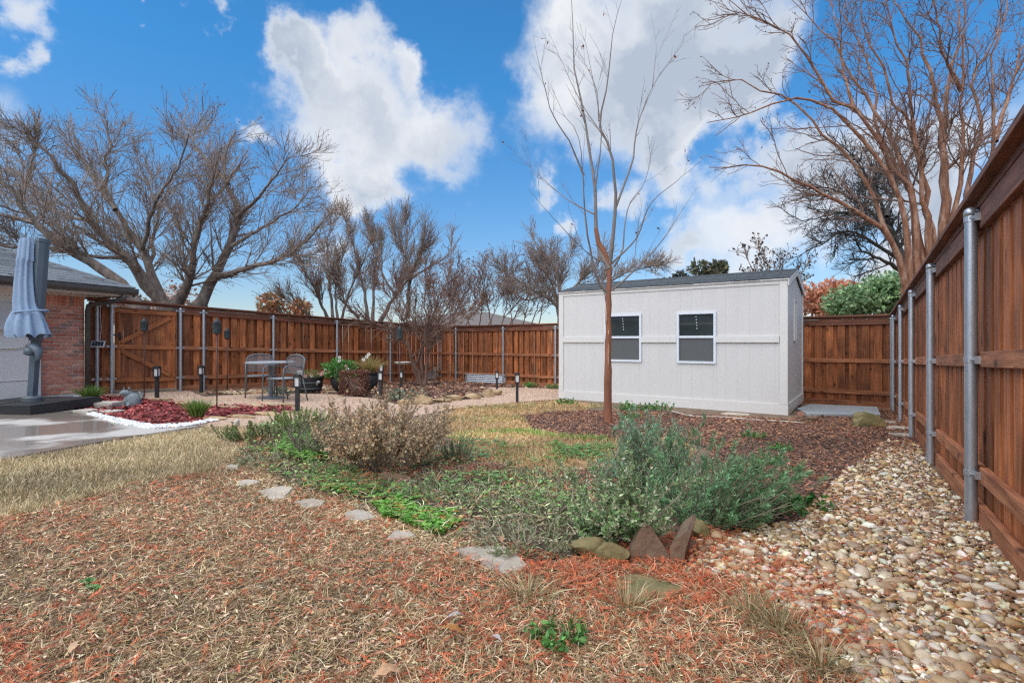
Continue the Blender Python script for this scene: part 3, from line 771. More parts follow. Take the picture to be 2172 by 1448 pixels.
    for sg in (0, 1):
        for i in range(nc):
            f0 = i/nc; f1 = (i+1)/nc+.03
            def bh(f): return (-eo-.015+(Dp/2+eo+.015)*f) if sg == 0 else (Dp+eo+.015-(Dp/2+eo+.015)*f)
            hh = lambda f: He-(eo+.015)*s_+(rise+(eo+.015)*s_)*f+.026
            mm = MB(); nt = 20
            for k in range(nt):
                a0 = -ov-.02+(Wd+2*ov+.04)*k/nt+.003; a1 = -ov-.02+(Wd+2*ov+.04)*(k+1)/nt-.003; j = random.uniform(-.008, .008)/1.3
                mm.extrude([q(a0, bh(f0+j), hh(f0+j)+.010), q(a1, bh(f0+j), hh(f0+j)+.010), q(a1, bh(min(f1, 1)), hh(min(f1, 1))), q(a0, bh(min(f1, 1)), hh(min(f1, 1)))], ZA*.007)
            mm.build('shingle_course', M['dark_shingle'], ro)
    for a0, a1 in ((Wd+ov-.001, Wd+ov+.018),):
        for sg in (0, 1):
            b_e = -eo if sg == 0 else Dp+eo
            mm = MB(); mm.extrude([q(a0, b_e, He-eo*s_-.10), q(a0, Dp/2, He+rise-.10), q(a0, Dp/2, He+rise+.022), q(a0, b_e, He-eo*s_+.022)], u*.018); mm.build('rake_board', M['white_trim'], ro)
    return root, q
shed, qS = build_shed()

# ================================================================== HOUSE
def build_house():
    th = math.radians(20); d = Vector((math.sin(th), math.cos(th), 0)); nn = Vector((math.cos(th), -math.sin(th), 0))
    k = (181-1086)/F; HY = 9.8; H0 = Vector((k*HY, HY, 0)); z0 = float(zg(H0.x, H0.y))+.06
    def q(s, o, h): return H0-d*s+nn*o+ZA*(z0+h)     # s back along the wall from the corner, o outwards
    root = thing('house', q(3, -2, 0), 'single storey house corner with red brick, beige wall and grey shingle roof', 'house')
    He = EYE+.90-z0                                        # underside of the soffit
    Lw = 12.0
    m = MB(); m.extrude([q(.0, -.03, -.06), q(Lw, -.03, -.06), q(Lw, -.03, He), q(0, -.03, He)], -nn*.2); m.build('wall', M['mortar'], root)
    m = MB(); m.extrude([q(0, -.24, -.06), q(0, -5.5, -.06), q(0, -5.5, He), q(0, -.24, He)], -d*.2); m.build('wall', M['mortar'], root)
    # main wing that closes the yard behind the viewer
    e = nn; W0 = q(Lw, -.03, 0)
    m = MB(); m.extrude([W0+Vector((0,0,-.06)), W0+e*24+Vector((0,0,-.06)), W0+e*24+ZA*He, W0+ZA*He], -d*.25); m.build('wall', M['mortar'], root)
    m = MB(); r0 = W0+d*.5+ZA*(He+.05)-e*6; r1 = W0+e*25+d*.5+ZA*(He+.05); 
    m.extrude([r0, r1, r1-d*5+ZA*2.4, r0-d*5+ZA*2.4], ZA*.06); m.build('roof', M['shingle'], root)
    # brick pier: single bricks
    bw = .70; bl, bh, pl, ph = .183, .0485, .197, .0625
    bm_ = box_mesh('brick', (bl, .05, bh), M['brick'], 0); bs_ = box_mesh('brick', (bl/2-.005, .05, bh), M['brick'], 0); bv_ = box_mesh('brick', (.052, .05, .187), M['brick'], 0)
    ang = math.atan2(-d.y, -d.x)
    rows = int((He-.21)/ph)
    def put(me, s, h):
        o = bpy.data.objects.new('brick', me); link(o, root); o.location = q(s, -.046+random.uniform(-.002, .002), h)-wloc(root); o.rotation_euler = (0, 0, ang)
    for r_ in range(rows):
        h = .01+ph*(r_+.5)
        s = .0+pl/2
        if r_ % 2 == 1:
            put(bs_, bl/4, h); s = pl/2+pl/2
        while s+bl/2 < bw+.01:
            put(bm_, s, h); s += pl
        rest = bw-(s-pl/2)
        if rest > .08: put(bs_, s-pl/2+bl/4, h)
    for i in range(int(bw/ph)): put(bv_, .03+i*ph, .01+ph*rows+.10)
    # beige wall panel with battens
    m = MB(); m.extrude([q(bw+.02, -.028, .0), q(Lw, -.028, .0), q(Lw, -.028, He), q(bw+.02, -.028, He)], nn*.035); m.build('painted_panel', M['house_paint'], root)
    m = MB(); m.extrude([q(bw+.02, .008, .0), q(bw+.07, .008, .0), q(bw+.07, .008, He), q(bw+.02, .008, He)], nn*.02); m.build('corner_batten', M['white_trim'], root)
    m = MB(); m.extrude([q(bw+.075, .008, .31), q(Lw, .008, .31), q(Lw, .008, .325), q(bw+.075, .008, .325)], nn*.012); m.build('panel_moulding', M['house_paint'], root)
    # meter box
    m = MB(); m.extrude([q(1.06, .008, 1.18), q(1.55, .008, 1.18), q(1.55, .008, 1.62), q(1.06, .008, 1.62)], nn*.10); bx = m.build('meter_box', M['white_trim'], root)
    m = MB(); m.extrude([q(1.05, .109, 1.36), q(1.56, .109, 1.36), q(1.56, .109, 1.375), q(1.05, .109, 1.375)], nn*.008); m.build('lid_edge', M['alu'], bx)
    m = MB(); m.tube([q(.98, .03, 1.17), q(.93, .03, 1.14), q(.92, .03, .98), q(.96, .03, .90), q(1.05, .03, .87), q(1.6, .03, .87)], .011, 8); m.build('conduit', M['house_paint'], root, smooth=True)
    # soffit, fascia, gutter
    ex, eo = .55, .48
    m = MB(); m.extrude([q(-ex, -5.0, He), q(Lw, -5.0, He), q(Lw, eo, He), q(-ex, eo, He)], ZA*.02); m.build('soffit', M['house_paint'], root)
    m = MB(); m.extrude([q(-ex, eo-.02, He-.02), q(Lw, eo-.02, He-.02), q(Lw, eo-.02, He+.12), q(-ex, eo-.02, He+.12)], nn*.025); m.build('fascia', M['white_trim'], root)
    m = MB(); m.extrude([q(-ex-.02, eo+.01, He-.02), q(-ex-.02, -5.0, He-.02), q(-ex-.02, -5.0, He+.12), q(-ex-.02, eo+.01, He+.12)], d*.025); m.build('fascia', M['gutter'], root)
    prof = [(.006, .0), (.07, .0), (.10, .05), (.105, .115), (.115, .115), (.112, .045), (.08, -.008), (.006, -.008)]
    m = MB(); m.extrude([q(-ex-.05, eo+a, He+.02+b) for a, b in prof], -d*(Lw+ex)); m.build('gutter', M['gutter'], root)
    dn = MB(); s0 = -.36
    dn.tube([q(s0, eo+.05, He+.02), q(s0, eo+.05, He-.06), q(-.26, eo-.08, He-.13), q(-.12, .14, He-.17), q(-.03, .04, He-.22), q(-.02, .035, He-.32), q(-.02, .035, -.02)], .045, 10)
    dn.build('downspout', M['gutter'], root, smooth=True)
    # hip roof; the slope facing the yard carries single shingles
    s_ = .40
    def rp(s, o_in, lift=0.0): return q(s, eo+.03-o_in, He+.125+o_in*s_+lift)     # o_in: distance in from the eave
    m = MB(); W_ = 5.0
    m.extrude([rp(-ex-.03, 0), rp(Lw, 0), rp(Lw, W_), rp(-ex-.03+W_*.72, W_)], ZA*.02); rf = m.build('roof', M['shingle'], root)
    m = MB(); m.extrude([rp(-ex-.035, 0), rp(-ex-.035+W_*.72, W_), q(-ex-.035+W_*.72, eo-W_-4, He+.12+W_*s_), q(-ex-.035, -8, He+.125)], ZA*.02); m.build('roof', M['shingle'], root)
    tab = MB(); tab.extrude([(-.155, 0, 0), (.155, 0, 0), (.155, -.18, .18*s_-.008), (-.155, -.18, .18*s_-.008)], (0, 0, .009))
    tme = bpy.data.meshes.new('shingle'); tme.from_pydata(tab.v, [], tab.f); tme.materials.append(M['shingle'])
    cnt = 0
    for r_ in range(24):
        oi = r_*.14
        s = -ex-.03+oi*.72+.16+(r_ % 3)*.1
        while s < 3.3 and cnt < 295:
            o = bpy.data.objects.new('shingle', tme); link(o, rf); o.location = rp(s+random.uniform(-.012, .012), oi-.01+random.uniform(-.008, .008), .031)-wloc(rf)
            o.rotation_euler = (0, 0, math.atan2(-d.y, -d.x)); s += .32; cnt += 1
    m = MB()
    for i in range(22):
        o0 = i*.2; m.extrude([rp(-ex-.05+o0*.72, o0, .035), rp(-ex+.09+o0*.72, o0, .035), rp(-ex+.09+(o0+.24)*.72, o0+.24, .03), rp(-ex-.05+(o0+.24)*.72, o0+.24, .03)], ZA*.012)
    m.build('hip_cap', M['shingle'], rf)
    return q
qH = build_house()

# ================================================================== THINGS IN THE YARD
def build_umbrella():
    b = At(68, 862, 7.4); b.z = float(zg(b.x, b.y))+.018
    root = thing('patio_umbrella', b, 'closed pale blue cantilever umbrella on slate pole with black weighted base', 'umbrella')
    th = math.radians(0); 
    for ix in (-1, 1):
        for iy in (-1, 1):
            c = b+Vector((ix*.30-.08, iy*.30+.02, 0)); mm = MB(); hw = .297
            pts = []
            for (sx, sy) in ((-1,-1),(1,-1),(1,1),(-1,1)):
                pts.append((c.x+sx*hw, c.y+sy*hw))
            mm.prism(pts, b.z, b.z+.105)
            i0 = len(mm.v); top = [(c.x+(x-c.x)*.93, c.y+(y-c.y)*.93) for x, y in pts]
            mm.prism(top, b.z+.1055, b.z+.125); mm.build('base_weight', M['black'], root)
    m = MB(); m.lathe((b.x, b.y, b.z+.125), [(.12, 0), (.12, .05), (.10, .07), (.06, .075)], 20); m.build('base_collar', M['gray_metal'], root, smooth='auto')
    top = At(91, 512, 7.4)
    lo = Vector((b.x, b.y, b.z+.16)); mid = lo.lerp(Vector((top.x, b.y, top.z)), .40)
    m = MB(); m.tube([lo, mid], .058, 4); m.build('lower_pole', M['slate'], root)
    up = Vector((top.x, b.y, top.z)); m = MB(); m.tube([mid-(up-lo)*.03, up], .092, 8, sq=(1.0, .75)); m.build('mast_track', M['slate'], root)
    m = MB(); m.tube([up-(up-lo)*.006, up+ZA*.035], .1, 8, sq=(1.0, .8)); m.build('mast_cap', M['slate'], root)
    # crank housing
    h = At(75, 745, 7.3); m = MB()
    m.tube([h+Vector((-.06, -.02, .05)), h+Vector((.03, -.06, .06)), h+Vector((.10, -.06, .0)), h+Vector((.10, -.06, -.09)), h+Vector((.07, -.06, -.15))], [.05, .055, .05, .035, .028], 10)
    m.lathe(h+Vector((-.03, -.04, -.01)), [(.03, -.05), (.075, -.03), (.075, .05), (.03, .07)], 14); m.build('crank', M['slate'], root, smooth=True)
    # folded canopy: pleated cloth hanging from the arm beside the mast
    prof = [(505, 62, 13), (515, 62, 16), (545, 60, 17), (553, 59, 19), (556, 58, 17), (600, 56, 20), (640, 57, 23), (657, 60, 25), (668, 61, 31), (685, 61, 38), (702, 63, 42), (712, 65, 43)]
    V = []; Fq = []; n = 64; yc = 7.30
    for i, (py, pxc, hw) in enumerate(prof):
        c = At(pxc-5, py, yc); r = hw*.88/F*yc
        tt = i/(len(prof)-1)
        for k in range(n):
            a = 2*math.pi*k/n
            pl = 1+(.10+.10*tt)*math.cos(9*a+.6*i*.3)+.05*math.sin(15*a+i*.4)
            hem = -.030*tt*math.cos(9*a) if i == len(prof)-1 else 0
            V.append((c.x+math.cos(a)*r*pl, c.y+math.sin(a)*r*.62*pl, c.z+hem))
    for i in range(len(prof)-1):
        for k in range(n): k2 = (k+1) % n; Fq.append((i*n+k, (i+1)*n+k, (i+1)*n+k2, i*n+k2))
    np_obj('canopy', V, Fq, M['fabric'], root, smooth=True)
    s = At(62, 661, yc); m = MB(); m.tube([s+Vector((math.cos(a)*.21+.03, math.sin(a)*.135, .02*math.cos(a))) for a in np.linspace(0, 2*math.pi, 25)], .012, 6, cap=False); m.build('tie_strap', M['fabric'], root, smooth=True)
build_umbrella()

def torch(px, py_base, py_top, label):
    b = G(px, py_base); top = (py_base-py_top)/F*b.y; k = b.y/10
    root = thing('garden_torch', b, label, 'torch', 'garden torches on thin rods')
    m = MB(); m.tube([b-ZA*.03, b+ZA*(top-.22)], .010, 8); m.build('rod', M['red_rod'], root, smooth=True)
    z = b+ZA*(top-.26)
    m = MB(); m.lathe(z, [(.012, -.02), (.045, .0), (.060, .012), (.062, .03), (.062, .16), (.066, .165), (.066, .178), (.04, .19)], 16); o = m.build('oil_canister', M['torch'], root, smooth='auto')
    for j in range(3):
        for kk in range(8):
            a = 2*math.pi*(kk+.5*(j % 2))/8; c = z+Vector((math.cos(a)*.063, math.sin(a)*.063, .05+.042*j)); R = Matrix.Rotation(a, 3, 'Z') @ Matrix.Rotation(math.pi/4, 3, 'X')
            if kk % 2 == 0 or j == 1: 
                mm = MB(); mm.box(c, (.006, .022, .022), R); mm.build('lattice_boss', M['torch'], o)
    m = MB(); m.lathe(z+ZA*.19, [(.04, 0), (.045, .012), (.02, .035), (.018, .055), (.006, .065)], 14); m.build('snuffer_cap', M['torch'], root, smooth='auto')
torch(306, 843, 673, 'dark garden torch on thin rod in front of the wooden gate')
torch(460, 866, 673, 'dark garden torch on thin rod standing in the red mulch bed')
torch(482, 829, 694, 'dark garden torch on thin rod standing close to the cedar fence')
torch(848, 853, 690, 'dark garden torch on thin rod in the bed by the crepe myrtle')

def solar_light(px, py_base, py_top, label):
    b = G(px, py_base); h = (py_base-py_top)/F*b.y
    root = thing('bollard_light', b, label, 'light', 'black bollard garden lights')
    wd = min(.052, h*.09); hh = h*.34
    m = MB(); m.box(b+ZA*((h-hh)/2-.02), (wd*1.05, wd*1.05, h-hh+.04)); m.build('post', M['black'], root)
    z = b+ZA*(h-hh)
    m = MB(); m.box(z+ZA*.012, (wd*1.9, wd*1.9, .024)); m.build('base_plate', M['black'], root)
    for sx in (-1, 1):
        for sy in (-1, 1):
            mm = MB(); mm.box(z+Vector((sx*wd*.82, sy*wd*.82, .024+(hh-.06)/2)), (.014, .014, hh-.06)); mm.build('frame_bar', M['black'], root)
    m = MB(); m.box(z+ZA*(.024+(hh-.06)/2), (wd*1.2, wd*1.2, hh-.062)); m.build('lens', M['lens'], root)
    m = MB(); m.box(z+ZA*(hh-.018), (wd*1.95, wd*1.95, .036)); m.box(z+ZA*(hh+.004), (wd*1.5, wd*1.5, .008)); o = m.build('solar_cap', M['black'], root)
solar_light(333, 844, 777, 'black bollard light on the gravel by the gate')
solar_light(427, 832, 776, 'black bollard light close to a steel post of the cedar fence')
solar_light(631, 874, 795, 'black bollard light at the end of the red mulch bed')
solar_light(807, 846, 787, 'black bollard light in front of the grassy urn')
solar_light(809, 828, 771, 'narrow black bollard light behind the other one by the urn')
solar_light(851, 833, 786, 'black bollard light beside the torch under the crepe myrtle')
solar_light(1054, 833, 787, 'black bollard light in front of the corrugated steel planter')
solar_light(1097, 853, 791, 'black bollard light on the lawn edge next to the shed path')

def build_table():
    c = G(574, 845); root = thing('patio_table', c, 'round grey metal patio table on a pedestal base', 'table')
    h = .72; r = .45
    m = MB(); m.lathe(c, [(.0, 0), (.26, 0), (.26, .015), (.22, .03), (.05, .045), (.001, .046)], 32, cap=False); m.build('base_disc', M['gray_metal'], root, smooth='auto')
    m = MB(); m.tube([c+ZA*.03, c+ZA*(h-.02)], .04, 16); m.build('pedestal', M['gray_metal'], root, smooth='auto')
    m = MB(); m.lathe(c+ZA*(h-.025), [(r-.02, 0), (r, .003), (r, .025), (r-.025, .028), (.001, .026)], 40); m.build('table_top', M['gray_light'], root, smooth='auto')
    return c
M['gray_light'] = mk('light_grey_powder_coat', (.30, .33, .35), (.36, .39, .41), rough=.4, scale=20)
tbl = build_table()
def chair(c, facing, label):
    root = thing('patio_chair', c, label, 'chair', 'grey metal mesh chairs at the round table')
    f = Vector((math.cos(facing), math.sin(facing), 0)); s = Vector((-f.y, f.x, 0))
    def q(a, b, h): return c+s*a+f*b+ZA*h
    wd = .25; sh = .43
    for sg in (-1, 1):
        m = MB(); m.tube([q(sg*(wd+.03), .25, 0), q(sg*(wd+.02), .24, .45), q(sg*(wd+.02), .23, .62), q(sg*(wd+.02), .17, .665), q(sg*(wd+.02), .0, .665), q(sg*wd, -.19, .62)], .012, 8); m.build('arm_leg', M['gray_metal'], root, smooth=True)
        m = MB(); m.tube([q(sg*(wd+.02), -.30, 0), q(sg*wd, -.20, sh)], .012, 8); m.build('leg', M['gray_metal'], root, smooth=True)
    arc = [q(-wd, -.20, sh-.02), q(-wd, -.225, .62), q(-wd*.98, -.25, .74)]+[q(-math.cos(a)*wd*.96, -.265, .76+.10*math.sin(a)) for a in np.linspace(.1, math.pi-.1, 11)]+[q(wd*.98, -.25, .74), q(wd, -.225, .62), q(wd, -.20, sh-.02)]
    m = MB(); m.tube(arc, .013, 8); m.build('back_frame', M['gray_metal'], root, smooth=True)
    m = MB(); m.tube([q(-wd, -.215, .52), q(0, -.235, .51), q(wd, -.215, .52)], .009, 6); m.build('lower_back_bar', M['gray_metal'], root)
    V = []; Fq = []; nx, nz = 12, 8
    for j in range(nz+1):
        for i in range(nx+1):
            u = -1+2*i/nx; t = j/nz; top = .76+.10*math.sqrt(max(0, 1-u*u))-.008
            h = .52+(top-.52)*t; V.append(q(u*wd*.96, -.218-.045*t-.02*(1-u*u), h))
    for j in range(nz):
        for i in range(nx): a = j*(nx+1)+i; Fq.append((a, a+1, a+nx+2, a+nx+1))
    np_obj('mesh_back', V, Fq, M['mesh'], root, smooth=True)
    rim = [q(math.copysign(abs(math.cos(a))**.5, math.cos(a))*wd, math.copysign(abs(math.sin(a))**.5, math.sin(a))*.235+.01, sh) for a in np.linspace(0, 2*math.pi, 33)]
    m = MB(); m.tube(rim, .012, 8, cap=False); m.build('seat_frame', M['gray_metal'], root, smooth=True)
    m = MB(); m.extrude([p-ZA*.004 for p in rim[:-1]], ZA*.006); m.build('mesh_seat', M['gray_light'], root)
chair(G(553, 842), math.radians(-62), 'grey metal mesh chair between the round table and the cedar fence')
chair(G(603, 851), math.radians(243), 'grey metal mesh chair on the open gravel side of the round table')

# ---------------------------------------------------------------- pots, planters, ornaments
def blossom(c, r, colr, parent, n=8, tilt=.5, seed=0):
    rr = np.random.default_rng(seed); C = np.repeat(np.array(c)[None], n, 0); a = np.arange(n)*2*np.pi/n
    D = np.stack([np.cos(a), -np.sin(a)*.0-tilt*.6+0*a, np.sin(a)], 1); Nn = np.tile(np.array([[0., -1., .3]]), (n, 1))
    V, Fq = leaves(C, D, Nn, np.full(n, r), np.full(n, r*.6)); o = np_obj('blossom', V, Fq, M['leaf'], parent, colors=rep(np.tile(np.array([colr]), (n, 1)), 4))
    m = MB(); m.lathe(Vector(c)+Vector((0, -.012, -.01)), [(.001, 0), (r*.22, .006), (r*.22, .014), (.001, .02)], 8); m.build('flower_eye', M['redmulch'], o)
def foliage_ball(name, c, rad, n, L, W, cols, parent, seed, squash=(1, 1, 1), up=.4, inner=.35):
    r = np.random.default_rng(seed); d = rand_dirs(n, r); rr_ = r.uniform(inner, 1, (n, 1))**.6*(1+.18*np.sin(d[:, :1]*7+d[:, 2:]*5+seed))
    C = np.array(c)+d*rr_*np.array(squash)*rad; D = d+rand_dirs(n, r)*.8; D[:, 2] += up
    Nn = unit(rand_dirs(n, r)+np.array([0, 0, .8])); V, Fq = leaves(C, D, Nn, r.uniform(L*.6, L*1.3, n), r.uniform(W*.6, W*1.2, n))
    return np_obj(name, V, Fq, M['leaf'], parent, colors=rep(pick(cols, n, r), 4))
def tuft(name, c, n, h, spread, wdt, cols, parent, seed, curve=.6):
    r = np.random.default_rng(seed); a = r.uniform(0, 2*np.pi, n); e = r.uniform(.0, 1, n)**.7*spread; K = 5
    base = np.array(c)+np.stack([np.cos(a)*.04, np.sin(a)*.04, 0*a], 1)*r.random((n, 1))*2
    t = np.linspace(0, 1, K); L = h*r.uniform(.6, 1.15, n); out = np.stack([np.cos(a), np.sin(a), 0*a], 1)
    P = base[:, None, :]+out[:, None, :]*(e[:, None]*L[:, None]*(t**1.6)[None, :])[:, :, None]
    P[:, :, 2] += (L[:, None]*(t[None, :]-curve*e[:, None]*.5*(t**2.2)[None, :]))
    side = np.stack([-np.sin(a), np.cos(a), 0*a], 1); side = unit(side+r.normal(0, .5, (n, 3)))
    V, Fq = ribbons(P, side, wdt*np.array([.8, 1, .9, .6, .08])[None, :]*r.uniform(.7, 1.2, (n, 1)))
    return np_obj(name, V, Fq, M['leaf'], parent, colors=rep(pick(cols, n, r), K*2))
GREENS = [S(70,110,45), S(95,140,60), S(55,95,45), S(120,150,70)]
def barrel():
    c = G(656, 832); root = thing('barrel_planter', c, 'black half barrel planter with pale and pink flowers', 'planter')
    h = .36; R = .31
    m = MB(); m.lathe(c, [(R*.80, 0), (R*.9, h*.3), (R, h*.85), (R*1.04, h*.86), (R*1.04, h), (R*.95, h), (R*.92, h*.9), (.001, h*.88)], 28); o = m.build('tub', M['black'], root, smooth='auto')
    for z in (.25, .62):
        m = MB(); rr_ = R*(.80+.17*z/.85+.02); m.lathe(c+ZA*h*z, [(rr_+.004, 0), (rr_+.012, .004), (rr_+.012, .026), (rr_+.008, .03)], 28, cap=False); m.build('hoop', M['gray_metal'], o)
    foliage_ball('foliage', c+ZA*(h+.02), .28, 800, .05, .02, [S(110,125,70), S(150,140,90), S(90,110,60), S(170,150,110)], root, 3, (1.1, 1.1, .45))
    blossom(c+Vector((-.16, -.12, h+.09)), .085, (.85, .80, .78), root, 10); blossom(c+Vector((-.02, -.18, h+.03)), .05, (.75, .45, .45), root); blossom(c+Vector((.12, -.16, h+.04)), .05, (.80, .72, .55), root)
barrel()
def dove():
    c = G(664, 833); root = thing('bird_figurine', c, 'grey dove figurine standing by the black barrel planter', 'figurine')
    u = Vector((.93, -.35, 0)).normalized(); s = Vector((-u.y, u.x, 0)); b = c+ZA*.10
    P_ = [(-.26, .015), (-.20, .01), (-.12, .025), (-.05, .05), (.03, .075), (.09, .105), (.12, .14), (.15, .155), (.18, .155), (.20, .15)]
    Rr = [.012, .018, .03, .052, .062, .05, .034, .032, .02, .004]
    m = MB(); m.tube([b+u*x+ZA*z for x, z in P_], Rr, 12); m.build('body', M['dove'], root, smooth=True)
    for sg in (-1, 1):
        m = MB(); m.tube([b+u*.05+s*sg*.055+ZA*.085, b-u*.05+s*sg*.058+ZA*.065, b-u*.17+s*sg*.03+ZA*.035], [.012, .032, .006], 8, sq=(1, .4)); m.build('wing', M['dove'], root, smooth=True)
        m = MB(); m.tube([b+u*.01+s*sg*.02+ZA*.03, c+u*.01+s*sg*.025+ZA*.01, c+u*.05+s*sg*.025+ZA*.006], .006, 6); m.build('leg', M['red_rod'], root)
dove()
def urn(px, py, h, R, label, extra):
    c = G(px, py); root = thing('flower_pot', c, label, 'pot')
    m = MB(); m.lathe(c, [(R*.55, 0), (R*.62, .03), (R*.5, .06), (R*.78, h*.35), (R*.98, h*.7), (R*.9, h*.86), (R*1.06, h*.93), (R*1.08, h), (R*.95, h), (R*.9, h*.9), (.001, h*.9)], 26); m.build('vessel', M['black'], root, smooth='auto')
    extra(c, root, h, R)
def pot1(c, root, h, R):
    foliage_ball('foliage', c+ZA*(h+.12), .34, 2000, .07, .035, [S(70,125,55), S(95,150,70), S(55,105,50), S(130,170,95)], root, 5, (1.15, 1, .7))
    for i, (x, z) in enumerate(((-.32, .08), (-.26, .14), (-.36, .04), (.05, .34), (.20, .22), (.06, .42), (-.20, .10), (.24, .16))):
        blossom(c+Vector((x, -.22, h+z)), .045, [(.80, .42, .40), (.85, .78, .72)][i % 2], root, 6, seed=i)
urn(722, 833, .40, .23, 'dark pot overflowing with green leaves and pink blossoms', pot1)
def pot2(c, root, h, R):
    tuft('grass_tuft', c+ZA*h*.9, 420, .50, 1.1, .004, [S(170,150,95), S(190,165,110), S(130,140,80), S(150,120,75)], root, 9, .9)
    for i, (x, z) in enumerate(((-.05, .36), (.0, .42), (-.12, .30))): blossom(c+Vector((x, -.1, h+z)), .05, (.86, .84, .74), root, 7, seed=i)
urn(785, 834, .48, .20, 'dark urn with arching dry ornamental grass', pot2)
def hedge_block():
    c = G(752, 840); root = thing('clipped_shrub', c, 'square clipped shrub with dark purple brown leaves', 'shrub')
    r = np.random.default_rng(4); n = 3600; Q = r.uniform(-1, 1, (n, 3)); ax = r.integers(0, 3, n); Q[np.arange(n), ax] = np.sign(Q[np.arange(n), ax])*r.uniform(.75, 1, n)
    C = np.array(c)+Q*np.array([.26, .22, .24])+np.array([0, 0, .30]); D = Q+rand_dirs(n, r); Nn = rand_dirs(n, r)
    V, Fq = leaves(C, D, Nn, r.uniform(.025, .05, n), r.uniform(.015, .028, n)); np_obj('foliage', V, Fq, M['leaf'], root, colors=rep(pick([S(95,55,50), S(120,75,65), S(75,45,42), S(140,105,85), S(165,130,105)], n, r), 4))
    P0 = np.array([[c.x, c.y, c.z]]*14); ends = P0+np.stack([r.uniform(-.2, .2, 14), r.uniform(-.2, .2, 14), np.full(14, .4)], 1)
    P_ = np.stack([P0, (P0+ends)/2, ends], 1); V, Fq = tubes(P_, np.full((14, 3), .008), 5); np_obj('stems', V, Fq, M['twig'], root)
hedge_block()
def raised_bed():
    a = G(843, 808); b = G(921, 807); u = (b-a); u.z = 0; L_ = u.length; u.normalize(); v = Vector((-u.y, u.x, 0)); c = (a+b)/2+v*.35; c.z = float(zg(c.x, c.y))
    root = thing('raised_bed', c, 'weathered timber raised bed holding grey green succulents', 'planter')
    z = a.z
    for k in range(2):
        for off in (0, .75): bar('board', a+v*off+ZA*(.08+.145*k)+Vector((0,0,0)), a+u*L_+v*off+ZA*(.08+.145*k), .04, .14, M['grey_wood'], root)
        for off in (0, L_): bar('board', a+u*off+v*.024+ZA*(.08+.145*k), a+u*off+v*.73+ZA*(.08+.145*k), .04, .14, M['grey_wood'], root)
    for off in (-.04, L_+.04):
        m = MB(); p = a+u*off; m.box((p.x, p.y, z+.21), (.09, .09, .46)); m.build('corner_post', M['grey_wood'], root)
    m = MB(); m.prism([tuple((a+u*x+v*y).xy) for x, y in ((.03, .03), (L_-.03, .03), (L_-.03, .72), (.03, .72))], z+.01, z+.24); m.build('soil', M['mulch'], root)
    for i, (x, y) in enumerate(((.15, .3), (.45, .4), (.75, .3), (L_-.15, .35))):
        p = a+u*x+v*y+ZA*.24
        tuft('succulent', p, 60, .34, 1.2, .022, [S(130,150,125), S(110,135,105), S(150,165,135), S(95,120,90)], root, 20+i, .3)
raised_bed()
def bird_bath():
    c = G(854, 826); root = thing('bird_bath', c, 'pale stone bird bath bowl on a slim dark stand', 'bird bath'); h = (826-768)/F*c.y
    m = MB(); m.lathe(c+ZA*(h-.07), [(.05, 0), (.16, .02), (.20, .05), (.21, .08), (.195, .08), (.16, .05), (.001, .035)], 26); m.build('bowl', M['pale_stone'], root, smooth='auto')
    for k in range(3):
        a = 2*math.pi*k/3+.4; m = MB(); m.tube([c+Vector((math.cos(a)*.14, math.sin(a)*.14, 0)), c+Vector((math.cos(a)*.035, math.sin(a)*.035, h*.5)), c+Vector((math.cos(a)*.08, math.sin(a)*.08, h-.055))], .009, 6); m.build('leg', M['black'], root, smooth=True)
bird_bath()
def steel_planter():
    a = G(984, 811); b = G(1080, 815); c = (a+b)/2; c.z = float(zg(c.x, c.y)); u = (b-a); u.z = 0; L_ = u.length; u.normalize(); v = Vector((-u.y, u.x, 0)); c = c+v*.22
    root = thing('steel_planter', c, 'low oval corrugated galvanised steel planter bed', 'planter'); h = .30; R = .36; hl = L_/2-R*.6
    outline = []
    for k in range(17): t = -math.pi/2+math.pi*k/16; outline.append((hl+math.cos(t)*R*.6, math.sin(t)*R))
    for k in range(17): t = math.pi/2+math.pi*k/16; outline.append((-hl+math.cos(t)*R*.6, math.sin(t)*R))
    nz = 48; V = []; Fq = []; n = len(outline)
    for j in range(nz+1):
        z = h*j/nz; off = .012*math.cos(j/nz*2*math.pi*5.0)
        for (x, y) in outline:
            l = math.hypot(x, y); p = c+u*(x+x/l*off)+v*(y+y/l*off); V.append((p.x, p.y, c.z+z-.005))
    for j in range(nz):
        for k in range(n): k2 = (k+1) % n; Fq.append((j*n+k, j*n+k2, (j+1)*n+k2, (j+1)*n+k))
    np_obj('corrugated_wall', V, Fq, M['galv'], root, smooth=True)
    m = MB(); m.tube([c+u*x*1.01+v*y*1.01+ZA*h for x, y in outline]+[c+u*outline[0][0]*1.01+v*outline[0][1]*1.01+ZA*h], .010, 6); m.build('rim', M['galv'], root, smooth=True)
    m = MB(); m.prism([tuple((c+u*x*.96+v*y*.96).xy) for x, y in outline], c.z, c.z+h*.72); m.build('soil', M['mulch'], root)
steel_planter()
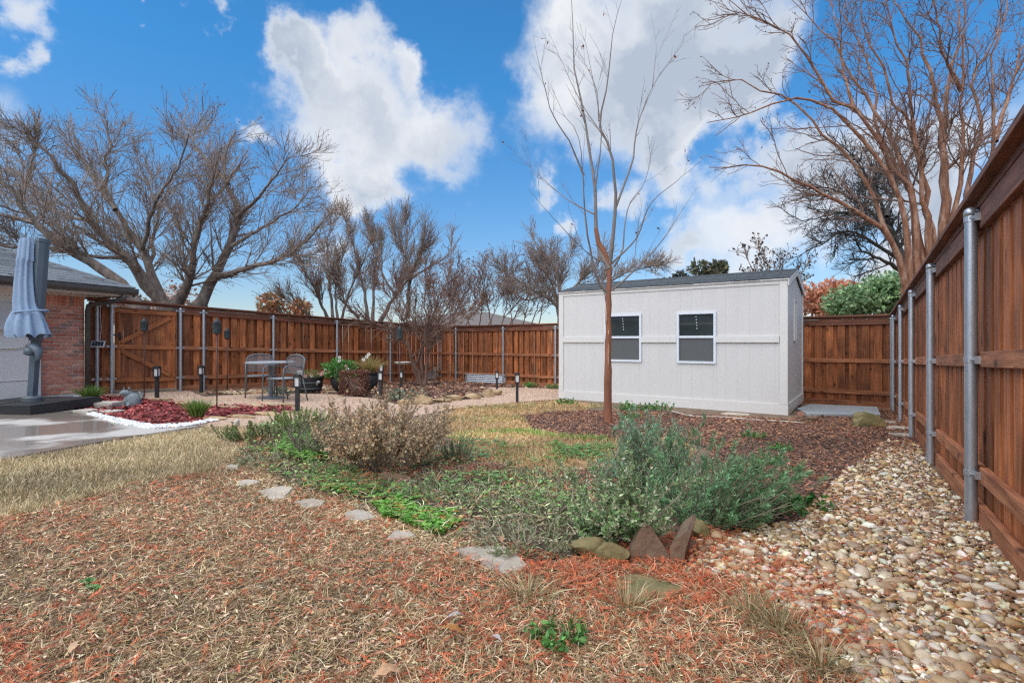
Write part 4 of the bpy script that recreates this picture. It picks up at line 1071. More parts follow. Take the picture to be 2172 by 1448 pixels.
def spinner():
    y = 16.2; b = At(915, 800, y); b.z = float(zg(b.x, b.y)); hub = At(914, 713, y)
    root = thing('wind_spinner', b, 'round wind spinner with white and teal discs on a thin rod', 'wind spinner')
    m = MB(); m.tube([b-ZA*.03, Vector((b.x, b.y, hub.z))], .009, 6); m.build('rod', M['gray_metal'], root)
    for ring, (n, rad, r) in enumerate(((1, 0, .045), (6, .11, .046), (10, .20, .05))):
        for k in range(n):
            a = 2*math.pi*k/n+ring*.3; c = Vector((b.x, b.y-.03-.012*ring, hub.z))+Vector((math.cos(a)*rad, 0, math.sin(a)*rad))
            if rad:
                m = MB(); m.tube([Vector((b.x, b.y-.02, hub.z)), c], .004, 4); m.build('spoke', M['gray_metal'], root)
            m = MB(); R = Matrix.Rotation(.35*math.sin(a*2), 3, 'Z'); pts = [c+R @ Vector((math.cos(t)*r, 0, math.sin(t)*r)) for t in np.linspace(0, 2*math.pi, 15)[:-1]]
            m.extrude(pts, R @ Vector((0, .006, 0))); m.build('disc', M['teal'] if (k+ring) % 3 == 0 else M['white_enamel'], root)
spinner()
def statue():
    c = G(281, 862); root = thing('animal_statue', c, 'small grey stone animal statue with pricked ears on the patio edge', 'statue')
    m = MB(); m.lathe(c, [(.10, 0), (.125, .03), (.13, .08), (.12, .14), (.095, .185), (.05, .215), (.002, .22)], 18, sx=1.05, sy=.8); m.build('body', M['statue'], root, smooth=True)
    h = c+Vector((-.07, -.03, .215)); m = MB(); m.tube([h+Vector((.06, .03, -.05)), h, h+Vector((-.03, -.05, .012)), h+Vector((-.04, -.085, .0))], [.06, .058, .042, .022], 12); m.build('head', M['statue'], root, smooth=True)
    for sg in (-1, 1):
        m = MB(); e = h+Vector((sg*.032, .0, .04)); m.tube([e, e+Vector((sg*.012, 0, .035)), e+Vector((sg*.006, -.005, .068))], [.022, .018, .003], 8, sq=(1, .5)); m.build('ear', M['statue'], root, smooth=True)
        m = MB(); f = c+Vector((-.05+sg*.055, -.10, 0)); m.tube([f+Vector((0, .03, .07)), f+Vector((0, -.005, .03)), f+Vector((0, -.03, .018))], [.035, .028, .022], 8); m.build('paw', M['statue'], root, smooth=True)
    t = c+Vector((.11, .0, .10)); m = MB(); m.tube([t, t+Vector((.05, 0, .05)), t+Vector((.05, 0, .10)), t+Vector((.0, 0, .125)), t+Vector((-.04, 0, .115))], [.02, .018, .016, .013, .008], 8); m.build('tail', M['statue'], root, smooth=True)
statue()
def solar_panel():
    p = ptL(sL[0], .05, 0); p.z = p.z+0; b = Vector((p.x, p.y, p.z+1.0)); 
    root = thing('solar_panel', b, 'small white framed solar panel clipped to a steel fence post', 'solar panel')
    R = Matrix.Rotation(.25, 3, 'Z') @ Matrix.Rotation(-.45, 3, 'X')
    m = MB(); m.box(b, (.23, .02, .13), R); m.build('frame', M['white_enamel'], root)
    for k in range(4):
        m = MB(); m.box(b+R @ Vector((-.075+.05*k, -.012, 0)), (.042, .006, .095), R); m.build('solar_cell', M['glass'], root)
    m = MB(); m.box(b+Vector((0, .045, 0)), (.05, .09, .03)); m.build('clip', M['black'], root)
    m = MB(); m.tube([b+Vector((.03, .01, .06)), b+Vector((.05, .02, .3)), b+Vector((.02, .03, .62)), b+Vector((.03, .03, .82))], .004, 5); m.build('cable', M['white_enamel'], root)
solar_panel()

# ---------------------------------------------------------------- stones
def ico(sub=1):
    t = (1+5**.5)/2
    v = [(-1,t,0),(1,t,0),(-1,-t,0),(1,-t,0),(0,-1,t),(0,1,t),(0,-1,-t),(0,1,-t),(t,0,-1),(t,0,1),(-t,0,-1),(-t,0,1)]
    f = [(0,11,5),(0,5,1),(0,1,7),(0,7,10),(0,10,11),(1,5,9),(5,11,4),(11,10,2),(10,7,6),(7,1,8),(3,9,4),(3,4,2),(3,2,6),(3,6,8),(3,8,9),(4,9,5),(2,4,11),(6,2,10),(8,6,7),(9,8,1)]
    v = [np.array(p)/np.linalg.norm(p) for p in v]; cache = {}; nf = []
    def mid(a, b):
        k = (min(a, b), max(a, b))
        if k not in cache: q = v[a]+v[b]; v.append(q/np.linalg.norm(q)); cache[k] = len(v)-1
        return cache[k]
    for _ in range(sub):
        nf = []; cache.clear()
        for a, b, c in f:
            x, y, z = mid(a, b), mid(b, c), mid(c, a); nf += [(a, x, z), (b, y, x), (c, z, y), (x, y, z)]
        f = nf
    return np.array(v), np.array(f)
IV, IF = ico()
IV2, IF2 = ico(2)
def rock(c, d, rot, mat, label, name, cat, group, seed, lean=0.0, cutsn=9):
    """a broken field stone: planar breaks on a lumpy block"""
    r = np.random.default_rng(seed); v = np.sign(IV2)*np.abs(IV2)**.72
    for _ in range(cutsn):
        dd = unit(r.normal(size=3)); off = r.uniform(.58, .88); k = v@dd; v = v-np.outer(np.maximum(k-off, 0), dd)*.92
    f1 = r.uniform(2, 4, (3, 3)); v = v*(1+.045*np.sin(v@f1*2.0).sum(1, keepdims=True)/1.5+.018*r.normal(size=(len(v), 1)))
    v = v*np.array(d)/2
    Rm = np.array(Matrix.Rotation(rot, 3, 'Z') @ Matrix.Rotation(lean, 3, 'X')); v = v@Rm.T+np.array(c)
    o = np_obj(name, v, IF2, mat, smooth=True); o.data.set_sharp_from_angle(angle=math.radians(28))
    if label: tag(o, label, cat, group)
    return o
def blob_stone(c, d, rot, mat, label, name, cat, group, seed, flat=False, lean=0.0, parent=None, cuts=7, pw=.55):
    """an angular slab: a convex polygon with broken edges, given thickness and a tilt"""
    r = random.Random(seed); n = cuts+r.randrange(3); outl = []
    for k in range(n):
        a = 2*math.pi*(k+r.uniform(-.28, .28))/n; q = r.uniform(.82, 1.08)
        outl.append((math.copysign(abs(math.cos(a))**pw, math.cos(a))*d[0]/2*q, math.copysign(abs(math.sin(a))**pw, math.sin(a))*d[1]/2*q))
    V = []; lev = [(-.5, .92), (-.15, 1.0), (.28, .99), (.5, .88)]
    R = Matrix.Rotation(rot, 3, 'Z') @ Matrix.Rotation(lean, 3, 'X')
    for (zz, sc) in lev:
        for (x, y) in outl:
            V.append(c+R @ Vector((x*sc+r.uniform(-.02, .02)*d[0], y*sc+r.uniform(-.02, .02)*d[1], zz*d[2]+r.uniform(-.06, .06)*d[2])))
    f = [list(reversed(range(n))), [3*n+k for k in range(n)]]
    for j in range(3):
        for k in range(n): k2 = (k+1) % n; f.append([j*n+k, j*n+k2, (j+1)*n+k2, (j+1)*n+k])
    m = MB(); m.v = V; m.f = f
    o = m.build(name, mat, parent)
    if label: tag(o, label, cat, group)
    return o
flags = [(488, 993, 44, 12, 'small pale flagstone half hidden in straw coloured grass', 'flag'), (527, 1026, 52, 13, 'narrow tan flagstone second along the stepping stone path', 'flag'), (585, 1048, 74, 26, 'broad tan flagstone in the stepping stone path', 'flag'),
         (660, 1070, 70, 20, 'pale grey flagstone with a ragged edge in the stepping path', 'flag'), (763, 1099, 62, 26, 'rounded tan flagstone beside the bright green clover', 'flag'), (852, 1141, 58, 24, 'grey flagstone at the corner of the clover patch', 'flag'),
         (1042, 1195, 150, 46, 'large pale grey triangular flagstone at the edge of the litter', 'flag'), (1378, 1256, 150, 56, 'mossy green and orange flagstone sunk in the grass', 'moss_stone')]
FLAG_OUT = [[(470,994),(490,989),(508,991),(502,998),(475,999)], [(502,1026),(525,1021),(552,1024),(540,1032),(515,1034)], [(546,1046),(600,1034),(624,1039),(602,1060),(578,1065)], [(624,1070),(660,1062),(692,1068),(682,1077),(650,1083)], [(732,1092),(758,1085),(790,1091),(794,1104),(760,1111),(735,1106)], [(822,1148),(840,1131),(872,1134),(882,1142),(855,1153)], [(960,1172),(1000,1166),(1075,1165),(1092,1178),(1117,1205),(1108,1218),(1072,1224),(1020,1201)], [(1314,1230),(1342,1224),(1440,1247),(1457,1262),(1400,1281),(1318,1271)]]
for i, (px, py, wpx, hpx, lab, mt) in enumerate(flags):
    out = rough_edge(gp(FLAG_OUT[i]), .006, .05, 40+i); ar = sum(out[k][0]*out[(k+1) % len(out)][1]-out[(k+1) % len(out)][0]*out[k][1] for k in range(len(out)))
    if ar < 0: out = out[::-1]
    cx = sum(p[0] for p in out)/len(out); cy = sum(p[1] for p in out)/len(out)
    AVOID_POLY.append([(cx+(x-cx)*.93, cy+(y-cy)*.93) for x, y in out])
    m = MB(); m.prism(out, lambda x, y: float(zg(x, y))-.02, lambda x, y: float(zg(x, y))+.012)
    n = len(out); b0 = len(m.v); top = m.f.pop(1)
    m.v += [Vector((cx+(m.v[k].x-cx)*.965, cy+(m.v[k].y-cy)*.965, m.v[k].z+.007+random.uniform(-.0015, .0015))) for k in top]
    m.f += [[top[k], top[(k+1) % n], b0+(k+1) % n, b0+k] for k in range(n)]+[[b0+k for k in range(n)]]
    tag(m.build('stepping_stone', M[mt]), lab, 'stone', 'stepping stones by the planted bed')
edge_lab = 'tan sandstone block edging the curved mulch bed along the gravel path'
for i, (px, py, wpx, hpx) in enumerate([(862, 858, 40, 13), (895, 857, 44, 20), (935, 853, 40, 10), (965, 849, 42, 12), (1003, 846, 36, 13), (1034, 842, 30, 17), (1055, 838, 26, 13)]):
    c = G(px, py); h = hpx/F*c.y
    rock(c+ZA*h*.42, (wpx/F*c.y*1.1, .18, h*1.15), random.uniform(-.3, .1), M['sandstone'], edge_lab, 'edging_stone', 'stone', 'sandstone edging of the curved bed', 60+i)
for i, (px, py, wpx, hpx) in enumerate([(455, 890, 60, 8), (510, 886, 62, 9), (568, 881, 60, 9), (612, 877, 40, 8)]):
    c = G(px, py); h = hpx/F*c.y
    rock(c+ZA*h*.35, (wpx/F*c.y*1.1, .15, h*1.2), random.uniform(-.2, .1), M['sandstone'], 'flat tan stone along the lawn side of the red mulch bed', 'edging_stone', 'stone', 'stones on the lawn side of the red mulch', 80+i)
for i, (px, py, wpx, hpx) in enumerate([(345, 851, 46, 7), (395, 858, 46, 7), (485, 866, 60, 6), (545, 864, 34, 9), (578, 863, 30, 8), (610, 863, 30, 10)]):
    c = G(px, py); h = hpx/F*c.y
    rock(c+ZA*h*.4, (wpx/F*c.y*1.1, .14, h*1.2), random.uniform(-.2, .1), M['sandstone'], 'tan stone between the red mulch bed and the table gravel', 'edging_stone', 'stone', 'stones between red mulch and gravel', 90+i)
for i, (px, py, wpx, hpx) in enumerate([(475, 835, 52, 7), (540, 834, 44, 6), (700, 833, 40, 6), (955, 868, 40, 5), (1003, 863, 28, 5), (1040, 860, 26, 5)]):
    c = G(px, py); h = hpx/F*c.y
    rock(c+ZA*h*.4, (wpx/F*c.y*1.1, .14, h*1.2), random.uniform(-.2, .1), M['sandstone'], 'low tan stone lying along an edge of the pinkish gravel', 'edging_stone', 'stone', 'low stones along the gravel', 100+i)
# stones of the herb bed
def stone_at(px, py, wpx, hpx, thick, rot, lean, mat, label, seed, cuts=6):
    c = G(px, py); h = hpx/F*c.y
    return rock(c+ZA*h*.36, (wpx/F*c.y*1.1, thick, h*1.25), rot, M[mat], label, 'bed_stone', 'stone', 'rough stones edging the herb bed', seed, lean=lean)
stone_at(1252, 1178, 78, 44, .10, .1, .15, 'moss_stone', 'mossy rounded stone under the trailing shrub of the herb bed', 201)
stone_at(1300, 1190, 70, 44, .09, -.25, .1, 'moss_stone', 'greenish flat stone leaning next to the mossy one', 202)
def tri_stone():
    c = G(1378, 1192); s = c.y/F; n = Vector((.05, -1, .28)).normalized()
    prof = [(-48, -4), (44, -6), (42, 14), (18, 52), (2, 76), (-10, 70), (-38, 26)]
    pts = [c+Vector((x*s, z*s*.25, z*s)) for x, z in prof]
    m = MB(); m.extrude(pts, Vector((.01, .07, -.005))); tag(m.build('bed_stone', M['brown_stone']), 'pointed triangular brown stone standing in the herb bed edge', 'stone', 'rough stones edging the herb bed')
    c = G(1442, 1198); s = c.y/F
    prof = [(-20, -4), (6, -4), (14, 30), (26, 62), (18, 68), (-6, 52), (-20, 34)]
    pts = [c+Vector((x*s, z*s*.15, z*s)) for x, z in prof]
    m = MB(); m.extrude(pts, Vector((.10, .20, .01))); tag(m.build('bed_stone', M['brown_stone']), 'blocky brown and white stone tilted on its edge by the herbs', 'stone', 'rough stones edging the herb bed')
tri_stone()
stone_at(1482, 1140, 44, 40, .10, .5, .0, 'moss_stone', 'dark mossy stone tucked under the rosemary', 203)
stone_at(1440, 1132, 18, 16, .06, .5, .0, 'brown_stone', 'small reddish stone behind the triangular one', 204)
stone_at(835, 1022, 66, 24, .10, -.35, .1, 'brown_stone', 'reddish brown stone at the foot of the dry brown shrub', 205)
stone_at(780, 1014, 22, 10, .08, 0, .0, 'sandstone', 'small tan stone beside the dry brown shrub', 206)
stone_at(1035, 990, 66, 9, .10, -.1, .0, 'brown_stone', 'flat brown stone at the edge of the golden lawn', 207)
stone_at(502, 908, 10, 22, .06, 0, .0, 'pale_stone', 'thin upright pale stone beside the spreading green shrubs', 208, 5)
# shed side slab, rock, pavers
def slab():
    pts = gp([(1690, 872), (1712, 884), (1868, 886), (1860, 868), (1720, 862)])
    m = MB(); m.prism(pts, lambda x, y: float(zg(x, y))-.01, lambda x, y: float(zg(x, y))+.055); tag(m.build('entry_slab', M['blue_slab']), 'bluish grey concrete entry slab beside the shed', 'slab')
M['blue_slab'] = mk('weathered_blue_slab', (.26, .30, .32), (.42, .45, .45), rough=.6, scale=6, bump=.2, stretch=(1, 5, 1))
slab()
c = G(1838, 906); rock(c+ZA*.08, (.52, .30, .27), -.1, M['moss_stone'], 'mossy boulder in front of the shed entry slab', 'boulder', 'rock', None, 301)
c = G(1712, 894); rock(c+ZA*.02, (.34, .18, .12), .2, M['brown_stone'], 'brown wedge shaped rock by the shed corner', 'boulder', 'rock', None, 302)
m = MB(); c = G(1697, 880); m.box(c+ZA*.025, (.10, .07, .06)); tag(m.build('loose_brick', M['brick']), 'single red brick lying at the shed corner', 'brick')
for i, (px, py, wpx, hpx, l) in enumerate([(1905, 910, 60, 4, 'thin grey flat stone on mulch close to the fence post'), (1880, 897, 40, 4, 'grey flat stone next to the mossy boulder'), (1915, 925, 50, 5, 'broken flat stone at the far end of the pebbles'), (1560, 880, 60, 6, 'flat stone lying along the base of the shed')]):
    c = G(px, py); blob_stone(c+ZA*.012, (wpx/F*c.y, .22, .04), -.3, M['flag'], l, 'flat_stone', 'stone', None, 310+i, pw=.8)
def hose():
    pts = [G(px, py, .02) for px, py in ((1425, 872), (1470, 882), (1530, 884), (1600, 890), (1660, 893), (1705, 897))]
    m = MB(); m.tube([Vector(p) for p in spline(pts, 40)], .012, 6); tag(m.build('garden_edging', M['pale_stone'], smooth=True), 'thin pale edging strip lying in the mulch before the shed', 'edging')
hose()
pav = thing('paver_stack', G(225, 866), 'two grey flat pavers stacked beside the animal statue', 'pavers')
for k in range(2):
    m = MB(); c = G(225, 864); m.box(c+ZA*(.022+.044*k)+Vector((.01*k, 0, 0)), (.40-.02*k, .26, .041), Matrix.Rotation(-.1+.06*k, 3, 'Z')); m.build('paver', M['pale_stone'], pav)
for i, (px, py) in enumerate(((188, 874), (232, 876))):
    m = MB(); c = G(px, py); m.box(c+ZA*.02, (.30, .22, .035), Matrix.Rotation(-.3, 3, 'Z')); tag(m.build('paver', M['pale_stone']), 'flat paver laid flush along the patio edge', 'paver', 'pavers flush with the patio')

# ---------------------------------------------------------------- river stones
IV0, IF0 = ico(0)
def stone_shape(r, base=None):
    v = (IV if base is None else base).copy()
    for _ in range(4):
        d = unit(r.normal(size=3)); off = r.uniform(.55, .85); k = v@d; v = v-np.outer(np.maximum(k-off, 0), d)*.85
    return v*(1+.07*r.normal(size=(len(v), 1)))
shapes = [stone_shape(rng) for _ in range(10)]
PEB = [S(210,194,166), S(192,166,128), S(218,206,184), S(164,124,82), S(200,176,140), S(132,98,70), S(224,214,196), S(214,198,168), S(172,140,98), S(146,130,114), S(190,158,108), S(152,112,74), S(120,92,72)]
peb_pix = [(1880,935),(1948,943),(1962,975),(1990,1010),(2040,1070),(2075,1110),(2172,1235),(2400,1500),(2330,1640),(2080,1640),(1880,1500),(1760,1400),(1660,1290),(1560,1235),(1470,1210),(1500,1150),(1600,1130),(1690,1110),(1735,1070),(1770,1020),(1830,975)]
peb_poly = gp(peb_pix)
# river stone base
peb_base, _ = sheet('pebble_bed', None, .003, M['river_base'] if 'river_base' in M else mk('grit_between_pebbles', (.10, .07, .05), (.26, .20, .14), rough=.95, scale=60, bump=.8), amp=.04, pts=peb_poly)
def river_stones():
    r = np.random.default_rng(5); n = 21000
    pts = scatter(peb_poly, n, 1.05, 1.6, 21)
    # thin out over the loose left side of the strip
    size = np.clip(r.lognormal(math.log(.0098), .45, n), .005, .026); big = r.random(n) < .012; size[big] = r.uniform(.020, .042, big.sum())
    near = pts[:, 1] < 5.5
    app = size/np.maximum(np.hypot(pts[:, 0], pts[:, 1]), 1); order = np.argsort(-app)
    yaw = r.uniform(0, 6.283, n); asp = r.uniform(.55, .9, n); flat = r.uniform(.38, .62, n); tl = r.normal(0, .16, (n, 2))
    z = zg(pts[:, 0], pts[:, 1])+size*flat*.45+r.random(n)*.014
    meshes = []
    for s in shapes: meshes.append(np_mesh('river_stone', s, IF, M['river'], smooth=True))
    for j in order[:300]:
        o = bpy.data.objects.new('river_stone', meshes[r.integers(0, 10)]); link(o); o.location = (pts[j, 0], pts[j, 1], z[j]+.004)
        s = size[j]; o.scale = (s, s*asp[j], s*flat[j]); o.rotation_euler = (tl[j, 0], tl[j, 1], yaw[j])
        tag(o, 'smooth cream and tan river stone lying in the pebble strip by the fence', 'stone', 'larger river stones of the pebble strip')
    rest = order[300:]; V = []; Fq = []; C = []; off = 0
    c_all = pick(PEB, n, r, .14)
    low = [stone_shape(r, IV0) for _ in range(10)]
    for k in range(20):
        sel = rest[:8000][k::10] if k < 10 else rest[8000:][k-10::10]; s = shapes[k] if k < 10 else low[k-10]; fc = IF if k < 10 else IF0
        m = len(sel); cy, sy = np.cos(yaw[sel])[:, None], np.sin(yaw[sel])[:, None]
        q = s[None]*np.stack([size[sel], size[sel]*asp[sel], size[sel]*flat[sel]], 1)[:, None, :]
        x = q[:, :, 0]*cy-q[:, :, 1]*sy; y = q[:, :, 0]*sy+q[:, :, 1]*cy; zz = q[:, :, 2]+x*tl[sel, 0][:, None]+y*tl[sel, 1][:, None]
        V.append((np.stack([x, y, zz], -1)+np.stack([pts[sel, 0], pts[sel, 1], z[sel]], 1)[:, None, :]).reshape(-1, 3))
        Fq.append((fc[None]+(np.arange(m)*len(s))[:, None, None]+off).reshape(-1, 3)); off += m*len(s); C.append(np.repeat(c_all[sel], len(s), 0))
    o = np_obj('river_pebbles', np.concatenate(V), np.concatenate(Fq), M['stone_stuff'], colors=np.clip(np.concatenate(C), 0, 1), smooth=True)
    tag(o, 'cream and tan river pebbles filling the strip along the fence', 'pebbles', kind='stuff')
river_stones()
def loose_pebbles(name, poly, n, smin, smax, cols, label, seed, fall=1.0, lift=.0):
    r = np.random.default_rng(seed); pts = scatter(poly, n, fall, 1.5, seed); n = len(pts); size = r.uniform(smin, smax, n); s = shapes[seed % 10]
    yaw = r.uniform(0, 6.28, n); cy, sy = np.cos(yaw)[:, None], np.sin(yaw)[:, None]; q = s[None]*np.stack([size, size*.75, size*.5], 1)[:, None, :]
    x = q[:, :, 0]*cy-q[:, :, 1]*sy; y = q[:, :, 0]*sy+q[:, :, 1]*cy
    V = (np.stack([x, y, q[:, :, 2]], -1)+np.stack([pts[:, 0], pts[:, 1], zg(pts[:, 0], pts[:, 1])+size*.25+lift], 1)[:, None, :]).reshape(-1, 3)
    Fq = (IF[None]+(np.arange(n)*len(s))[:, None, None]).reshape(-1, 3)
    o = np_obj(name, V, Fq, M['stone_stuff'], colors=np.clip(np.repeat(pick(cols, n, r, .1), len(s), 0), 0, 1), smooth=True); tag(o, label, 'pebbles', kind='stuff')
loose_pebbles('white_pebbles', gp([(186,880),(200,877),(260,892),(328,904),(400,900),(450,891),(462,894),(400,906),(318,912),(250,901)]), 1000, .013, .03, [S(222,220,216), S(206,206,206), S(230,230,226), S(190,188,184)], 'white pebbles bordering the red mulch bed', 31, .3, .014)
loose_pebbles('white_pebbles', gp([(118,852),(130,848),(200,842),(180,840),(118,846)]), 160, .014, .026, [S(232,232,230), S(215,216,216)], 'thin line of white pebbles below the brick wall', 32, .3, .012)
loose_pebbles('tan_pebbles', gp([(1500,1120),(1700,1110),(1690,1180),(1600,1235),(1480,1215),(1455,1180)]), 420, .007, .02, PEB, 'small scattered pebbles on dark soil beside the herb bed', 33, .5, .006)
loose_pebbles('tan_pebbles', gp([(450,834),(575,827),(720,818),(720,826),(600,832),(500,838)]), 420, .02, .05, PEB, 'tan pebbles along the foot of the cedar fence', 34, .2, .012)

# ================================================================== TREES
def tree(name, label, base, limbs, Y0, bark, twigm, seed, sub, group=None, seeds=None, leaf=None, cat='tree', trunk=None, jit=.005, young=False):
    """limbs: [(pixel polyline, depth change along it, r0, r1)]; sub: growth levels below the limbs"""
    r = np.random.default_rng(seed); K = 16
    root = thing(name, base, label, cat, group)
    LP = []; LR = []
    for (pl, dY, r0, r1) in limbs:
        n = len(pl); d = [0.]
        for i in range(1, n): d.append(d[-1]+math.dist(pl[i], pl[i-1]))
        W3 = [np.array(At(pl[i][0], pl[i][1], Y0+dY*d[i]/d[-1])) for i in range(n)]
        P_ = spline(W3, K); w_ = np.linalg.norm(P_[-1]-P_[0])*jit
        P_[2:-1] += r.normal(0, 1, (K-3, 3))*w_
        LP.append(P_); t = np.linspace(0, 1, K)
        LR.append((r0*.86+(r1*.5-r0*.86)*t**.58)*(1+.05*r.normal(size=K)))
    LP = np.array(LP); LR = np.array(LR)
    if young:
        V, Fq = tubes(LP[1:], LR[1:], 6); np_obj('limbs', V, Fq, twigm, root, smooth=True)
    V, Fq = tubes(LP[:1] if young else LP, LR[:1] if young else LR, 12 if young else 10)
    if trunk:
        for (P_, R_) in trunk:
            q = spline(P_, 12)[None]; rr_ = np.interp(np.linspace(0, 1, 12), np.linspace(0, 1, len(R_)), R_)[None]; V2, F2 = tubes(q, rr_, 12); V, Fq = join([(V, Fq), (V2, F2)])
    np_obj('trunk', V, Fq, bark, root, smooth=True)
    P_, R_ = LP, LR; parts = []; tips = None; allP = [LP]
    srcP, srcR = LP, LR
    for li, (n, tmin, ang, ln, k, up, wig, rr, rmin, sides) in enumerate(sub):
        Pn, Rn = grow(srcP, srcR, n, tmin, ang, ln, k, up, wig, rr, rmin, r)
        parts.append(tubes(Pn, Rn, sides)); tips = Pn
        if li+1 < len(sub):
            # next level grows from this one, and a little from the one before when the joints agree
            srcP, srcR = Pn, Rn
    V, Fq = join(parts); np_obj('crown', V, Fq, twigm, root, smooth=True)
    if seeds is not None:
        n, sz, cols = seeds; idx = r.integers(0, len(tips), n); C = tips[idx, -1]+r.normal(0, sz*.8, (n, 3)); o6 = np.array([[1,0,0],[-1,0,0],[0,1,0],[0,-1,0],[0,0,1.3],[0,0,-1.3]])*sz
        V = (C[:, None]+o6[None]*r.uniform(.5, 1.2, (n, 1, 1))).reshape(-1, 3); f8 = np.array([[0,2,4],[2,1,4],[1,3,4],[3,0,4],[2,0,5],[1,2,5],[3,1,5],[0,3,5]])
        Fq = (f8[None]+(np.arange(n)*6)[:, None, None]).reshape(-1, 3); np_obj('seed_heads', V, Fq, M['chip'], root, colors=rep(pick(cols, n, r), 6))['kind'] = 'stuff'
    if leaf is not None:
        n, L_, W_, cols = leaf; idx = r.integers(0, len(tips), n); ki = r.integers(0, tips.shape[1], n); C = tips[idx, ki]
        V, Fq = leaves(C, rand_dirs(n, r), rand_dirs(n, r), r.uniform(L_*.6, L_*1.3, n), r.uniform(W_*.6, W_*1.3, n)); np_obj('leaves', V, Fq, M['leaf'], root, colors=rep(pick(cols, n, r), 4))
    return root
def gz(px, y): x = (px-1086)/F*y; return Vector((x, y, float(zg(x, y))))
def stump(px0, px1, y, py1, r0, r1):     # hidden lower trunk from the ground up to where the limbs start
    b = gz(px0, y); t = At(px1, py1, y); return ([b, b.lerp(t, .5), t], [r0, (r0+r1)/2, r1])
# big spreading tree beyond the gate fence
Y0 = 15.0
tree('spreading_tree', 'broad bare spreading tree with forked dark trunks behind the gate fence', gz(380, Y0),
     [([(350,650),(266,547),(196,470),(150,386),(105,330),(55,285)], -2.0, .26, .05), ([(346,645),(301,530),(245,446),(224,390),(234,320),(227,255)], 1.0, .20, .04),
      ([(371,655),(406,575),(416,495),(440,430),(460,340)], -1.5, .22, .04), ([(420,655),(458,582),(490,523),(504,460),(483,390),(479,327),(500,280)], 1.0, .25, .04),
      ([(452,590),(525,568),(595,547),(650,510),(705,448)], -1.0, .14, .03), ([(340,640),(322,565),(325,495),(336,442),(297,355)], 2.2, .13, .03),
      ([(416,495),(455,425),(525,320)], 1.0, .09, .03), ([(504,460),(560,405),(612,335)], -1.0, .09, .03), ([(490,523),(560,480),(625,440),(665,395)], 1.0, .08, .03),
      ([(266,547),(180,540),(110,480),(40,440)], -1.5, .08, .03), ([(301,530),(330,430),(380,350),(400,285)], -1.5, .09, .03), ([(196,470),(120,450),(60,390),(10,350)], 1.5, .08, .03), ([(245,446),(180,350),(150,270)], 1.5, .08, .03), ([(483,390),(430,330),(390,270)], 1.5, .07, .03)],
     Y0, M['bark'], M['twig'], 101,
     [(270, .15, (.35, .9), (.9, 2.2), 7, .10, .08, .28, .008, 5), (2400, .08, (.35, .9), (.4, 1.2), 5, .10, .09, .5, .005, 3), (10000, .1, (.3, .9), (.2, .65), 4, .10, .09, .6, .0036, 3)],
     group='bare trees beyond the fences', seeds=(2500, .018, [S(120,80,60), S(150,110,85), S(95,70,60)]), trunk=[stump(385, 352, Y0, 640, .36, .27), stump(390, 420, Y0, 645, .36, .26)])
Y0 = 13.0
tree('leaning_tree', 'bare tree with a long trunk leaning over the house roof', gz(300, Y0),
     [([(292,645),(224,575),(157,537),(105,502),(70,470),(42,425),(0,385),(-40,340)], -1.2, .21, .07), ([(70,470),(30,462),(-20,452)], -.5, .10, .05), ([(133,533),(80,522),(50,520),(25,526),(-10,516)], -.4, .07, .05), ([(42,425),(60,370),(80,300)], .5, .07, .03)],
     Y0, M['bark'], M['twig'], 102, [(60, .30, (.4, 1.1), (.6, 1.7), 7, .12, .1, .34, .010, 5), (480, .1, (.35, 1.0), (.3, 1.0), 5, .1, .1, .5, .006, 3), (2400, .1, (.3, 1.), (.15, .5), 4, .1, .1, .6, .0042, 3)],
     group='bare trees beyond the fences', trunk=[stump(330, 292, Y0, 640, .30, .22)])
# bare trees further along the gate fence
Y0 = 19.0
def z6(x, y): return (600+x/3.103, 690-(310-y/3.103)*.82)
tree('bare_tree', 'slender bare multi-stem tree rising straight above the fence top', gz(708, Y0),
     [([z6(300,920), z6(200,650), z6(120,500), z6(60,420)], -1, .085, .02), ([z6(330,920), z6(300,560), z6(290,300), z6(320,140)], .5, .085, .02), ([z6(360,920), z6(345,620), z6(390,420), z6(420,260)], 1, .07, .02), ([z6(385,920), z6(450,650), z6(520,480), z6(570,300)], -1, .07, .02), ([z6(180,900), z6(90,800), z6(-10,770)], -1, .06, .02)],
     Y0, M['bark'], M['twig'], 103, [(100, .2, (.25, .6), (.5, 1.4), 7, .16, .07, .4, .009, 4), (900, .1, (.25, .7), (.3, .8), 5, .12, .09, .55, .006, 3), (1700, .1, (.25, .8), (.25, .6), 4, .1, .08, .7, .0042, 3)],
     group='bare trees beyond the fences', leaf=(350, .07, .05, [S(190,110,60), S(170,90,50), S(200,140,90)]), seeds=(900, .016, [S(90,75,70), S(70,60,55)]))
Y0 = 21.0
